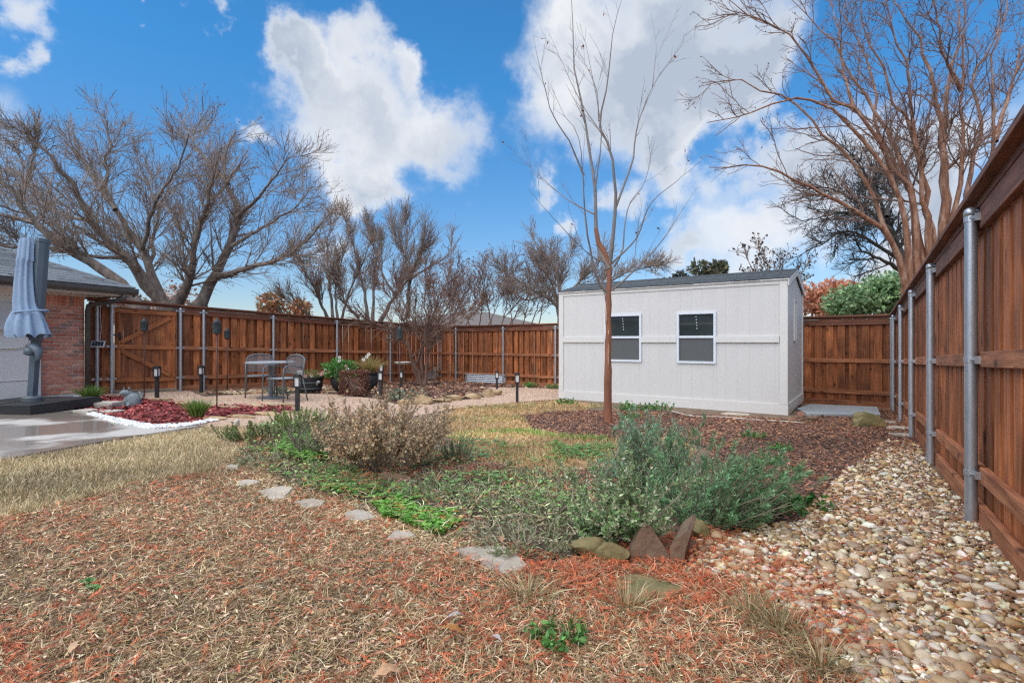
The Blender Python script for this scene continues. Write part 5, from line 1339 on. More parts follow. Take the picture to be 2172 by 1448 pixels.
tree('bare_tree', 'tall bare tree with many upright limbs behind the fence corner', gz(800, Y0),
     [([z6(560,930), z6(540,750), z6(500,500), z6(440,250), z6(400,70)], 0, .11, .02), ([z6(590,930), z6(600,600), z6(610,380), z6(560,180)], 1, .10, .02), ([z6(640,930), z6(740,720), z6(820,600), z6(900,400), z6(1000,230)], -1, .13, .02), ([z6(820,900), z6(830,600), z6(800,400), z6(750,250), z6(690,80)], 1, .13, .02), ([z6(830,650), z6(880,450), z6(930,250), z6(940,120)], -1, .08, .02), ([z6(830,600), z6(950,500), z6(1080,400), z6(1110,270)], 1, .08, .02), ([z6(500,900), z6(410,780), z6(370,640)], -1, .09, .02), ([z6(800,400), z6(820,260), z6(800,110)], 0, .05, .02), ([z6(740,720), z6(660,560), z6(640,350), z6(540,150)], .5, .07, .02)],
     Y0, M['bark'], M['twig'], 104, [(180, .22, (.25, .6), (.5, 1.5), 7, .16, .07, .38, .010, 4), (1500, .1, (.25, .7), (.3, .9), 5, .12, .09, .5, .0065, 3), (2500, .1, (.25, .8), (.25, .7), 4, .1, .08, .65, .0044, 3)],
     group='bare trees beyond the fences', seeds=(700, .016, [S(100,84,76), S(80,68,62)]))
Y0 = 20.0
tree('bare_shrub_tree', 'reddish thicket of thin bare stems above the back fence', gz(1010, Y0),
     [([(px, 700), (px+dx*.4, 660), (px+dx, ty)], dz, .035, .012) for (px, dx, ty, dz) in ((930,-30,600,0),(950,20,580,1),(965,-15,590,-1),(985,40,575,0),(1000,-40,600,1),(1015,15,570,-1),(1030,50,590,0),(1045,-20,585,1),(1060,30,560,0),(1075,60,600,-1),(1090,-15,590,1),(1105,30,575,0),(1120,45,560,1),(1140,20,545,0))],
     Y0, M['twig_red'], M['twig_red'], 105, [(200, .2, (.3, .8), (.6, 1.6), 6, .12, .1, .6, .008, 4), (1400, .1, (.3, .9), (.3, .9), 5, .08, .12, .6, .006, 3), (2700, .1, (.3, 1.), (.2, .5), 4, .05, .12, .7, .005, 3)],
     group='bare trees beyond the fences', seeds=(1500, .022, [S(130,95,80), S(95,75,68)]))
Y0 = 18.5
tree('bare_tree', 'bare tree half hidden by the shed with limbs arching sideways', gz(1200, Y0),
     [([z6(1830,1000), z6(1800,800), z6(1650,680), z6(1500,570), z6(1430,510)], -1, .16, .02), ([z6(1830,1000), z6(1820,700), z6(1850,500), z6(1905,330)], 1, .13, .02), ([z6(1820,800), z6(1760,600), z6(1700,480), z6(1690,380)], -1, .09, .02), ([z6(1830,760), z6(1960,600), z6(2080,470), z6(2100,400)], 1, .09, .02), ([z6(1720,720), z6(1600,760), z6(1500,680)], 0, .06, .02), ([z6(1825,680), z6(1780,480), z6(1640,270)], 0, .06, .015), ([z6(1860,800), z6(2100,640), z6(2300,520), z6(2480,480)], 1, .08, .02)],
     Y0, M['bark'], M['twig'], 106, [(140, .25, (.3, .8), (.5, 1.3), 7, .14, .08, .38, .010, 4), (1300, .1, (.3, .8), (.3, .9), 5, .12, .1, .5, .0065, 3), (2600, .1, (.3, .8), (.2, .5), 4, .1, .1, .65, .0044, 3)],
     group='bare trees beyond the fences', seeds=(700, .016, [S(120,92,78), S(92,74,64)]))
Y0 = 17.0
tree('bare_shrub_tree', 'small bare tree with dark seed tufts above the shed ridge', gz(1630, Y0),
     [([(1625,640),(1600,580),(1575,530)], 0, .04, .012), ([(1630,640),(1625,570),(1605,515)], 1, .04, .012), ([(1640,640),(1650,580),(1660,540)], -1, .035, .012), ([(1650,640),(1690,590),(1715,560)], 0, .035, .012)],
     Y0, M['twig_red'], M['twig'], 107, [(50, .25, (.3, .8), (.4, 1.0), 6, .12, .15, .6, .009, 4), (260, .1, (.3, .9), (.2, .5), 5, .08, .2, .6, .007, 3)], group='bare trees beyond the fences', seeds=(700, .026, [S(80,62,55), S(60,50,46)]))
# crepe myrtle in the back bed
cm = G(890, 818); Y0 = cm.y
def z3(x, y): return (780+x/4.72, 640+y/4.72)
tree('crepe_myrtle', 'bare multi-stem crepe myrtle with fine reddish twigs in the back bed', cm,
     [([(895,818),(873,759),(856,720),(839,699),(812,693),(780,682),(740,672)], -.8, .085, .012), ([(898,818),(894,760),(894,725),(875,682),(850,630),(838,580)], .4, .075, .012), ([(902,818),(905,780),(907,746),(924,714),(941,693),(964,672),(1000,650)], -.6, .07, .012), ([(896,815),(880,775),(905,715),(925,650),(950,590),(962,540)], .5, .06, .012), ([(888,815),(882,790),(870,760),(862,700),(835,640),(800,600)], .8, .07, .012), ([(907,746),(915,700),(900,650),(905,590)], -.4, .045, .01), ([(894,725),(930,690),(975,650),(990,590)], .8, .04, .01), ([(873,759),(900,730),(918,690),(940,660)], -.6, .045, .01)],
     Y0, M['myrtle_dark'], M['twig_red'], 108, [(120, .3, (.3, .8), (.5, 1.5), 7, .12, .12, .6, .008, 4), (750, .1, (.3, .8), (.3, .8), 5, .08, .16, .6, .006, 3), (1700, .1, (.3, .9), (.15, .4), 4, .05, .2, .7, .005, 3)], seeds=(500, .015, [S(110,80,75), S(80,60,58)]))
# big crepe myrtle over the side fence
Y0 = 8.5
def z8(x, y): return (1440+x/2.336, y/2.336)
CMR = [[(1924,620),(1894,509),(1847,467),(1800,437),(1714,398),(1658,372),(1611,351),(1504,355)], [(1932,610),(1911,428),(1851,325),(1795,257),(1735,214),(1697,210),(1633,223),(1500,260)],
       [(1930,600),(1872,462),(1838,385),(1782,317),(1735,274),(1697,223),(1671,201),(1611,197),(1564,171),(1483,184)], [(1945,600),(1932,428),(1877,321),(1812,235),(1778,225),(1731,150),(1697,98),(1663,68),(1611,38),(1585,26),(1547,0)],
       [(1966,590),(1919,364),(1847,223),(1812,171),(1770,94),(1731,56),(1680,0)], [(1988,570),(1954,342),(1902,223),(1868,141),(1834,56),(1821,-30)], [(2001,560),(2001,300),(1975,171),(1958,98),(1941,64),(1877,-20)],
       [(2005,560),(2005,257),(2018,150),(2035,43),(2018,-60)], [(2010,550),(2039,321),(2039,193),(2048,107),(2044,0),(2060,-60)], [(2030,540),(2082,257),(2056,171),(2108,86),(2130,-20)], [(2040,540),(2108,321),(2104,150),(2133,26),(2150,-40)],
       [(1950,590),(1925,430),(1890,330),(1860,250),(1850,150),(1800,60),(1780,-20)], [(1975,580),(1960,400),(1940,260),(1925,150),(1890,60),(1880,-40)], [(1812,235),(1790,150),(1780,80),(1760,0)], [(2039,193),(2000,110),(1985,30),(1975,-40)], [(2110,300),(2140,200),(2165,110),(2190,20)]]
RAD = [1.35*q for q in [.055, .06, .05, .06, .065, .06, .095, .075, .05, .055, .045, .055, .06, .03, .035, .04]]
tree('crepe_myrtle', 'tall crepe myrtle with cinnamon peeling trunks leaning over the side fence', gz(1960, Y0),
     [(pl, [-.9, -.5, .8, -.6, .6, -.5, .3, .7, -.6, .6, -.4, 1.0, -.8, .5, -.6, .4][i], RAD[i], .011) for i, pl in enumerate(CMR)],
     Y0, M['myrtle'], M['twig_red'], 109, [(260, .25, (.3, .8), (.5, 1.5), 8, .05, .13, .40, .005, 5), (1500, .1, (.3, .9), (.2, .7), 6, .03, .17, .55, .0030, 4), (3600, .2, (.4, 1.0), (.06, .25), 4, .03, .2, .7, .0020, 3)],
     seeds=(1800, .010, [S(70,55,50), S(95,75,62), S(60,48,45)]), trunk=[stump(1960, 1928, Y0, 610, .16, .12), stump(1975, 1990, Y0, 560, .16, .12), stump(1990, 2025, Y0, 545, .14, .10)])
Y0 = 14.0
tree('dark_tree', 'dark rounded bare tree behind the tall crepe myrtle', gz(1930, Y0),
     [([(1925,580),(1900,510),(1868,430),(1850,380)], 1, .17, .03), ([(1925,580),(1860,545),(1825,530),(1812,495)], -1, .10, .02), ([(1900,510),(1850,470),(1790,450),(1700,470)], -1, .10, .02), ([(1890,490),(1820,430),(1760,400),(1700,400)], 0, .09, .02), ([(1868,430),(1830,360),(1800,320)], 0, .08, .02), ([(1880,460),(1900,380),(1910,320)], 1, .08, .02), ([(1925,560),(1800,490),(1740,520),(1690,545)], 0, .08, .02)],
     Y0, M['dark_twig'], M['dark_twig'], 110, [(160, .2, (.4, 1.1), (.5, 1.3), 7, .08, .14, .38, .009, 4), (1300, .1, (.4, 1.1), (.25, .7), 5, .08, .16, .5, .0055, 3), (5000, .1, (.3, 1.1), (.12, .35), 4, .08, .16, .65, .004, 3)], group='bare trees beyond the fences')
# young tree in the lawn
yt = G(1289, 897); Y0 = yt.y
tree('young_tree', 'slim young bare tree with a scarred reddish trunk in the mulch', yt,
     [([(1289,903),(1290,760),(1291,690),(1291,615),(1291,556),(1272,520),(1264,485)], 0, .080, .062), ([(1292,570),(1264,505),(1262,407),(1238,240),(1219,141),(1213,0),(1210,-60)], .5, 0.0464, .004), ([(1293,560),(1305,449),(1298,334),(1281,291),(1270,257),(1285,197),(1294,120),(1303,51),(1320,-5)], -.5, 0.0435, .004),
      ([(1290,622),(1264,586),(1243,471),(1234,342),(1221,274),(1174,230)], -.7, 0.0290, .003), ([(1303,565),(1320,530),(1332,441),(1368,385),(1390,290)], .6, 0.0188, .003), ([(1292,618),(1303,612),(1345,574),(1405,509),(1478,398)], .5, 0.0232, .003), ([(1296,560),(1350,505),(1380,432),(1435,385),(1500,330)], -.6, 0.0217, .003),
      ([(1306,440),(1341,342),(1352,270),(1384,184),(1422,128),(1452,77)], .6, 0.0232, .003), ([(1260,454),(1217,432),(1187,411),(1136,364),(1097,321)], .5, 0.0159, .003), ([(1238,372),(1208,300),(1174,248),(1153,180),(1131,77)], -.5, 0.0188, .003), ([(1281,291),(1240,230),(1200,150),(1160,60)], .6, 0.0130, .003), ([(1262,407),(1275,300),(1272,250),(1250,130),(1230,50)], -.4, 0.0145, .003), ([(1290,560),(1250,540),(1180,470),(1120,400)], -.6, 0.0130, .003), ([(1384,184),(1392,100),(1385,70)], .2, 0.0087, .002), ([(1270,257),(1262,180),(1215,90)], .3, 0.0116, .003), ([(1345,574),(1352,480),(1362,450)], .2, 0.0087, .003)],
     Y0, M['sapling'], M['sapling_twig'], 111, [(90, .30, (.3, .7), (.15, .9), 7, .10, .035, .45, .0020, 4), (160, .15, (.3, .7), (.08, .4), 5, .08, .05, .6, .0014, 3)], jit=.0015, young=True, leaf=(30, .05, .03, [S(150,85,50), S(120,65,40)]))
def scars():
    for i, (py0, py1, x) in enumerate(((655, 688, -2), (728, 788, 1), (700, 712, 2))):
        m = MB(); y = Y0-[.042, .047, .045][i]; a = At(1289+x, py0, y); b = At(1289+x, py1, y); m.tube([a, a.lerp(b, .3), a.lerp(b, .7), b], [.004, .016, .014, .004], 8, sq=(1.0, .35)); o = m.build('bark_scar', M['scar'], bpy.data.objects['young_tree'], smooth=True)
M['scar'] = mk('pale_exposed_wood', (.45, .24, .13), (.62, .42, .28), rough=.8, scale=20, bump=.4)
scars()
def leafy_tree(name, label, px, y, py_top, py_bot, wpx, n, L_, cols, seed, group, lobes=9):
    r = np.random.default_rng(seed); b = gz(px, y); top = At(px, py_top, y).z; bot = At(px, py_bot, y).z; hw = wpx/2/F*y
    root = thing(name, b, label, 'tree', group)
    ctr = np.array([b.x, b.y, (top+bot)/2]); hh = (top-bot)/2
    cs = ctr+r.uniform(-1, 1, (lobes, 3))*np.array([hw*.7, hw*.5, hh*.6]); rs = r.uniform(.32, .55, lobes)*min(hw, hh*1.2)
    k = r.integers(0, lobes, n); d = rand_dirs(n, r); C = cs[k]+d*(rs[k]*r.uniform(.45, 1.08, n))[:, None]
    V, Fq = leaves(C, d+rand_dirs(n, r), rand_dirs(n, r), r.uniform(L_*.6, L_*1.4, n), r.uniform(L_*.4, L_*.8, n)); np_obj('crown', V, Fq, M['leaf'], root, colors=rep(pick(cols, n, r, .2), 4))
    P_ = np.stack([np.repeat(np.array([[b.x, b.y, b.z]]), lobes, 0), np.repeat(np.array([[b.x, b.y, bot]]), lobes, 0)*.6+cs*.4, cs], 1); V, Fq = tubes(P_, np.tile(np.array([[.16, .08, .02]]), (lobes, 1))*.6, 6); np_obj('trunk', V, Fq, M['bark'], root, smooth=True)
leafy_tree('autumn_tree', 'tree with rust orange leaves behind the corner of the back fence', 1758, 22, 592, 690, 130, 4200, .20, [S(200,140,112), S(212,154,122), S(176,116,92), S(216,166,136)], 121, 'leafy trees beyond the fences', 11)
leafy_tree('evergreen_tree', 'round green evergreen tree behind the corner of the back fence', 1838, 20, 588, 690, 190, 7000, .17, [S(150,178,128), S(126,156,108), S(170,194,148), S(106,138,96)], 122, 'leafy trees beyond the fences', 13)
leafy_tree('evergreen_tree', 'small grey green tree crown peeking over the shed ridge', 1497, 24, 552, 615, 90, 1100, .22, [S(95,95,75), S(75,85,65), S(110,100,80)], 123, 'leafy trees beyond the fences', 6)
leafy_tree('evergreen_tree', 'dark little tree crown over the shed ridge beside the grey green one', 1432, 26, 580, 625, 60, 600, .22, [S(80,78,68), S(65,70,60)], 124, 'leafy trees beyond the fences', 5)
leafy_tree('autumn_tree', 'tree with thin orange leaves behind the spreading bare tree', 610, 26, 615, 680, 110, 1500, .20, [S(190,130,95), S(160,105,75), S(140,140,100), S(205,160,130)], 125, 'leafy trees beyond the fences', 8)
leafy_tree('autumn_tree', 'pale brown hedge tree showing through the spreading tree twigs', 300, 26, 600, 690, 180, 2200, .20, [S(170,140,125), S(150,120,105), S(185,155,140)], 126, 'leafy trees beyond the fences', 9)
def far_house():
    y = 34; a = At(905, 690, y); b = At(1075, 690, y); zr = At(990, 655, y).z; gzv = float(zg(a.x, y))
    root = thing('neighbour_house', (a.x+5, y+4, gzv), 'low neighbouring house with grey brown roof beyond the back fence', 'house')
    m = MB(); m.prism([(a.x-2, y), (b.x+2, y), (b.x+2, y+8), (a.x-2, y+8)], gzv, a.z); m.build('wall', M['brick'], root)
    m = MB(); r0 = Vector((a.x+1.5, y+4, zr)); r1 = Vector((b.x-1.5, y+4, zr)); c = [Vector((a.x-2.5, y-.5, a.z)), Vector((b.x+2.5, y-.5, a.z)), Vector((b.x+2.5, y+8.5, a.z)), Vector((a.x-2.5, y+8.5, a.z))]
    m.v = c+[r0, r1]; m.f = [[0, 1, 5, 4], [1, 2, 5], [2, 3, 4, 5], [3, 0, 4]]; m.build('roof', M['tan_roof'], root)
M['tan_roof'] = mk('tan_roof_shingle', (.11, .095, .085), (.17, .145, .13), rough=.9, scale=6)
far_house()

# ================================================================== PLANTS
def along(P_, n, r, tmin=.15):
    N_, K, _ = P_.shape; i = r.integers(0, N_, n); t = r.uniform(tmin, .999, n)*(K-1); k = t.astype(int); f = (t-k)[:, None]
    return P_[i, k]*(1-f)+P_[i, k+1]*f, unit(P_[i, k+1]-P_[i, k]), t/(K-1)
def stems(c, n, foot, h, lean, K, wig, r, up=.25, bias=(0, 0, 0)):
    a = r.uniform(0, 6.283, n); q = np.sqrt(r.random(n)); base = np.array(c)+np.stack([np.cos(a)*q*foot[0], np.sin(a)*q*foot[1], 0*a], 1)
    d = np.stack([np.cos(a)*lean*q, np.sin(a)*lean*q, np.ones(n)], 1)+np.array(bias)+r.normal(0, .12, (n, 3)); d = unit(d); L = h*r.uniform(.6, 1.08, n); pts = [base]; p = base
    for j in range(K-1):
        d = d+r.normal(0, wig, (n, 3)); d[:, 2] += up*.2; d = unit(d); p = p+d*(L/(K-1))[:, None]; p[:, 2] = np.maximum(p[:, 2], zg(p[:, 0], p[:, 1])+.01); pts.append(p)
    return np.stack(pts, 1)
def shrub(name, label, c, P_, r0, nl, L_, W_, cols, r, stemmat, cat='shrub', group=None, out=.8, tmin=.15, tipcols=None, twigs=None, droop=0.0):
    root = thing(name, c, label, cat, group); R = np.linspace(r0, r0*.35, P_.shape[1])[None, :].repeat(len(P_), 0)
    V, Fq = tubes(P_, R, 4); parts = [(V, Fq)]; src = P_
    src2 = None
    if twigs:
        Pn, Rn = grow(P_, R, *twigs, r); parts.append(tubes(Pn, Rn, 3)); src2 = Pn
    V, Fq = join(parts); np_obj('stems', V, Fq, stemmat, root, smooth=True)
    if src2 is None: C, T, t = along(src, nl, r, tmin)
    else:
        n1 = int(nl*.4); a1 = along(src, n1, r, tmin); a2 = along(src2, nl-n1, r, .1); C, T, t = [np.concatenate([x, y]) for x, y in zip(a1, a2)]
    q = rand_dirs(nl, r); q = unit(q-T*(q*T).sum(1, keepdims=True)); D = T*.7+q*out; D[:, 2] -= droop
    Nn = unit(np.cross(D, np.cross(T, q)+r.normal(0, .3, (nl, 3)))); cc = pick(cols, nl, r)
    if tipcols is not None:
        m_ = r.random(nl) < t**1.5*.8; cc[m_] = pick(tipcols, int(m_.sum()), r)
    V, Fq = leaves(C, D, Nn, r.uniform(L_*.6, L_*1.25, nl), r.uniform(W_*.6, W_*1.2, nl)); np_obj('leaves', V, Fq, M['leaf'], root, colors=rep(cc, 4))
    return root
R_ = lambda s: np.random.default_rng(s)
ROS = [S(130,168,118), S(110,150,102), S(156,188,144), S(92,130,90), S(174,200,160)]
r = R_(301); c = G(1380, 1040); shrub('rosemary_bush', 'upright grey green rosemary bush growing at the back of the herb bed', c, np.concatenate([stems(c, 140, (.19, .14), .50, .28, 8, .05, r), stems(c, 110, (.30, .22), .24, .6, 8, .06, r)]), .0035, 19000, .030, .0058, ROS, r, M['twig'], out=.9, tmin=.0, tipcols=[S(140,170,145), S(120,155,130)], twigs=(260, .25, (.25, .6), (.08, .2), 5, .2, .05, .8, .0015))
r = R_(302); c = G(1500, 1100); shrub('rosemary_bush', 'sprawling feathery green rosemary spilling toward the river stones', c, np.concatenate([stems(c, 130, (.22, .16), .50, .9, 8, .06, r, up=.05, bias=(.45, -.1, 0)), stems(c, 120, (.34, .20), .22, .9, 8, .06, r, up=.05, bias=(.3, -.2, 0))]), .0035, 22000, .030, .0055, [S(110,156,104), S(126,172,120), S(90,136,90), S(146,184,138)], r, M['twig'], out=.9, tmin=.0, twigs=(300, .25, (.25, .6), (.08, .2), 5, .1, .05, .8, .0015))
r = R_(303); c = G(1318, 1150); shrub('variegated_shrub', 'loose light green shrub with pale edged leaves over the mossy stones', c, np.concatenate([stems(c, 36, (.07, .06), .46, .85, 8, .08, r, up=.12, bias=(.08, -.1, 0)), stems(c, 26, (.12, .10), .22, 1.2, 8, .08, r, up=.05, bias=(0, -.3, 0))]), .0045, 7500, .026, .011, [S(120,158,98), S(146,178,120), S(100,138,82), S(176,190,146), S(196,200,164)], r, M['twig'], out=1.0, twigs=(170, .2, (.35, .8), (.06, .18), 5, .12, .08, .7, .0015))
r = R_(304); c = G(1660, 1085); shrub('mint_plant', 'low broad leaved green plant at the edge of the pebbles', c, stems(c, 40, (.20, .10), .12, 1.2, 5, .1, r), .002, 700, .04, .026, [S(75,125,60), S(60,105,50), S(95,145,75)], r, M['twig'], cat='plant', out=1.1)
r = R_(305); c = G(815, 1003); shrub('dry_shrub', 'wide dry brown shrub with shrivelled buff leaves', c, stems(c, 95, (.14, .08), .62, 1.25, 9, .06, r, up=.08, bias=(.10, 0, 0)), .0038, 22000, .021, .014, [S(184,166,134), S(164,146,118), S(202,182,148), S(140,128,104), S(214,194,158), S(122,122,92)], r, M['twig'], out=1.0, tmin=.4, tipcols=[S(214,180,142), S(200,162,126), S(222,194,156)], twigs=(1000, .38, (.3, .8), (.10, .28), 5, .12, .08, .7, .0012))
r = R_(306); c = G(700, 975); shrub('dry_shrub', 'greyish purple dry shrub mixed with green beside the wide brown one', c, stems(c, 60, (.22, .12), .36, .9, 8, .07, r), .0035, 10000, .018, .010, [S(148,130,122), S(124,110,104), S(168,150,140), S(104,120,80), S(122,145,90)], r, M['twig'], out=1.0, twigs=(400, .2, (.3, .8), (.08, .2), 5, .1, .08, .7, .0012))
r = R_(307); c = G(590, 935); shrub('spreading_shrub', 'low spreading olive green shrub at the head of the stepping stones', c, stems(c, 110, (.55, .28), .22, .8, 6, .08, r), .003, 11000, .022, .009, [S(120,142,78), S(98,124,64), S(146,156,98), S(134,124,88), S(84,110,60)], r, M['twig'], out=1.0, tmin=.2)
r = R_(308); c = G(640, 905); shrub('spreading_shrub', 'yellow green feathery shrub next to the gravel path', c, stems(c, 70, (.30, .18), .24, .8, 6, .08, r), .003, 7000, .022, .008, [S(125,150,70), S(145,165,85), S(105,130,60)], r, M['twig'], out=1.0, tmin=.2)
r = R_(309); c = G(968, 985); shrub('conifer_clump', 'small dark green feathery clump beside the dry brown shrub', c, stems(c, 90, (.08, .08), .25, .45, 6, .04, r), .002, 4200, .016, .0035, [S(80,120,66), S(66,104,58), S(100,138,82)], r, M['twig'], out=.7, tmin=.1)
for i, (px, py, sc, lab) in enumerate([(1598,932,.16,'small leafy green weed in the mulch between shed and pebbles'), (1662,957,.13,'green seedling at the pebble end of the mulch bed'), (1632,985,.13,'green weed nearest the rosemary in the mulch bed'), (1340,873,.30,'leafy green plant row at the foot of the shed wall'), (1400,872,.26,'leafy green plant under the shed window'), (1205,860,.24,'green plant at the shed corner by the gravel path'), (1125,822,.30,'green plant by the fence behind the shed path'), (1175,825,.26,'pale plant between fence and shed'), (1185,1365,.10,'small clover weed in the orange needle litter'), (590,838,.35,'low grey green herb by the patio table'), (862,850,.4,'low grey plant in front of the crepe myrtle'), (1340, 890, .16, 'green weed between young tree and rosemary')]):
    c = G(px, py); r = R_(330+i); shrub('leafy_weed', lab, c, stems(c, 26, (sc*.7, sc*.45), sc*.65, 1.0, 5, .1, r), .0018, 420, max(.024, sc*.16), max(.014, sc*.09), [S(85,135,65), S(70,115,55), S(105,155,80)] if i not in (9, 10) else [S(120,140,115), S(140,150,125)], r, M['twig'], cat='plant', group='small green plants', out=1.1)
for i, (px, py, h, lab) in enumerate([(192, 853, .30, 'green grass tuft below the brick wall'), (418, 886, .27, 'green grass tuft in the red mulch bed')]):
    c = G(px, py); root = thing('grass_clump', c, lab, 'grass', 'green grass tufts'); tuft('blades', c, 420, h, .9, .005, [S(85,125,50), S(110,145,65), S(65,100,40), S(140,160,85)], root, 350+i, .5)

M['pale_stem'] = mk('pale_herb_stem', (.24, .22, .15), (.55, .49, .37), rough=.85, scale=20)
HERB = [S(150,158,118), S(126,142,96), S(176,176,140), S(108,132,84), S(160,144,116), S(92,104,68)]
for i, (px, py, sc, kind, lab) in enumerate([(960, 1035, .30, 0, 'trailing grey green herb beside the reddish brown stone'), (1060, 1075, .32, 0, 'trailing grey green herb in the middle of the bed'), (1170, 1100, .32, 0, 'trailing grey green herb beside the pale edged shrub'), (1130, 1165, .26, 0, 'trailing grey herb hanging over the large grey flagstone'), (1010, 1010, .26, 1, 'reddish dry tussock behind the trailing herbs'), (760, 1035, .22, 2, 'low green herb between stepping stones and dry shrub'), (900, 1060, .24, 2, 'low green herb behind the clover patch'), (700, 1005, .22, 2, 'low green herb beside the greyish purple shrub'), (1090, 1030, .26, 2, 'fresh green herb at the lawn edge of the bed'), (1240, 1050, .26, 0, 'grey green herb touching the upright rosemary'), (560, 985, .22, 0, 'dry olive herb near the first stepping stones')]):
    c = G(px, py); r = R_(500+i); cols = [HERB, [S(170,110,84), S(150,96,76), S(186,140,112), S(130,90,72)], [S(116,154,84), S(98,136,74), S(138,170,104), S(128,132,92)]][kind]
    shrub('trailing_herb' if kind != 1 else 'dry_tussock', lab, c, stems(c, 80, (sc*.75, sc*.5), sc*.55, 1.3, 7, .18, r, up=-.35), .0030, 1100, .024, .010, cols, r, M['pale_stem'], cat='herb', group='low plants of the herb bed', out=.9)
for i, (px, py, h, lab) in enumerate([(1655, 1345, .13, 'dry tan grass tussock next to the river stones'), (1590, 1310, .11, 'dry tan grass tussock beside the mossy flagstone'), (1330, 1300, .12, 'tall dry grass blades in front of the mossy flagstone'), (1120, 1275, .11, 'dry grass tussock before the large grey flagstone'), (1740, 1420, .11, 'dry grass tussock at the pebble edge')]):
    c = G(px, py); root = thing('dry_grass_clump', c, lab, 'grass', 'dry grass tussocks'); tuft('blades', c, 130, h, 1.3, .0016, [S(206,186,148), S(180,158,118), S(150,138,100), S(122,124,86)], root, 560+i, .7)

# ================================================================== GROUND LITTER (too many to count)
def nz2(x, y, s, seed):
    r = np.random.default_rng(seed); v = np.zeros_like(x)
    for k in range(7):
        a = r.uniform(0, 6.28); f = s*r.uniform(.6, 2.2); v += np.sin((x*np.cos(a)+y*np.sin(a))*f+r.uniform(0, 6.28))*r.uniform(.5, 1)
    return v/3.0
def blades(name, label, poly, n, h, lay, wd, cols, seed, fall=1.3, K=3, mask=None, ymin=1.2, cat='grass', curl=.5, lift=.0):
    r = R_(seed); q = scatter(poly, n, fall, ymin, seed)
    if mask is not None: q = q[mask(q[:, 0], q[:, 1], r)]
    n = len(q); a = r.uniform(0, 6.283, n); L = h*r.uniform(.5, 1.3, n); el = np.clip(r.normal(lay, .35, n), .03, 1.5)
    d = np.stack([np.cos(a)*np.cos(el), np.sin(a)*np.cos(el), np.sin(el)], 1); p = np.stack([q[:, 0], q[:, 1], zg(q[:, 0], q[:, 1])+.004+lift*r.random(n)], 1); pts = [p]
    for j in range(K-1):
        d = d+r.normal(0, curl*.5, (n, 3)); d[:, 2] -= curl*.35; d = unit(d); p = p+d*(L/(K-1))[:, None]; p[:, 2] = np.maximum(p[:, 2], zg(p[:, 0], p[:, 1])+.004+lift*.5*r.random(n)); pts.append(p)
    P_ = np.stack(pts, 1); dist = np.hypot(q[:, 0], q[:, 1]); W = wd*(1+.10*np.maximum(dist-2, 0))[:, None]*np.linspace(1, .25, K)[None, :]*r.uniform(.6, 1.3, (n, 1))
    side = unit(np.cross(P_[:, -1]-P_[:, 0], rand_dirs(n, r)+np.array([0, 0, .6]))); V, Fq = ribbons(P_, side, W)
    o = np_obj(name, V, Fq, M['chip'], colors=rep(pick(cols, n, r, .2)*(1+.24*nz2(q[:, 0], q[:, 1], 2.4, 91)+.12*nz2(q[:, 0], q[:, 1], 9, 92))[:, None], K*2)); tag(o, label, cat, kind='stuff'); return o
litter_poly = gp([(-900,1448),(-900,1240),(-100,1125),(80,1088),(200,1052),(330,1018),(470,995),(520,1020),(640,1075),(800,1130),(900,1170),(1000,1190),(1100,1215),(1230,1190),(1290,1200),(1470,1205),(1560,1235),(1660,1290),(1760,1400),(1880,1500)])
litter_poly = litter_poly+[(1.35, .95), (.3, .8), (-.6, .8), (-1.6, 1.0)]
TAN = [S(222,200,158), S(202,176,136), S(186,160,122), S(158,138,102), S(230,212,178), S(172,150,112)]
DARKG = [S(146,126,88), S(126,110,78), S(164,138,98), S(108,92,66)]
ORG = [S(210,110,70), S(192,94,58), S(218,132,94), S(172,82,54), S(204,120,84), S(184,102,70)]
LEAFB = [S(198,160,132), S(174,134,108), S(212,180,152), S(148,110,86), S(132,106,80)]
blades('dry_grass', 'dry tan and olive grass matted over the near lawn', litter_poly, 72000, .058, .40, .0013, TAN+TAN+DARKG+LEAFB, 401, 1.15, 4, curl=.6, lift=.012)
blades('dry_grass', 'dark olive dead grass between the tan blades', litter_poly, 36000, .04, .22, .0016, DARKG+LEAFB, 402, 1.1, 3, curl=.5, lift=.008)
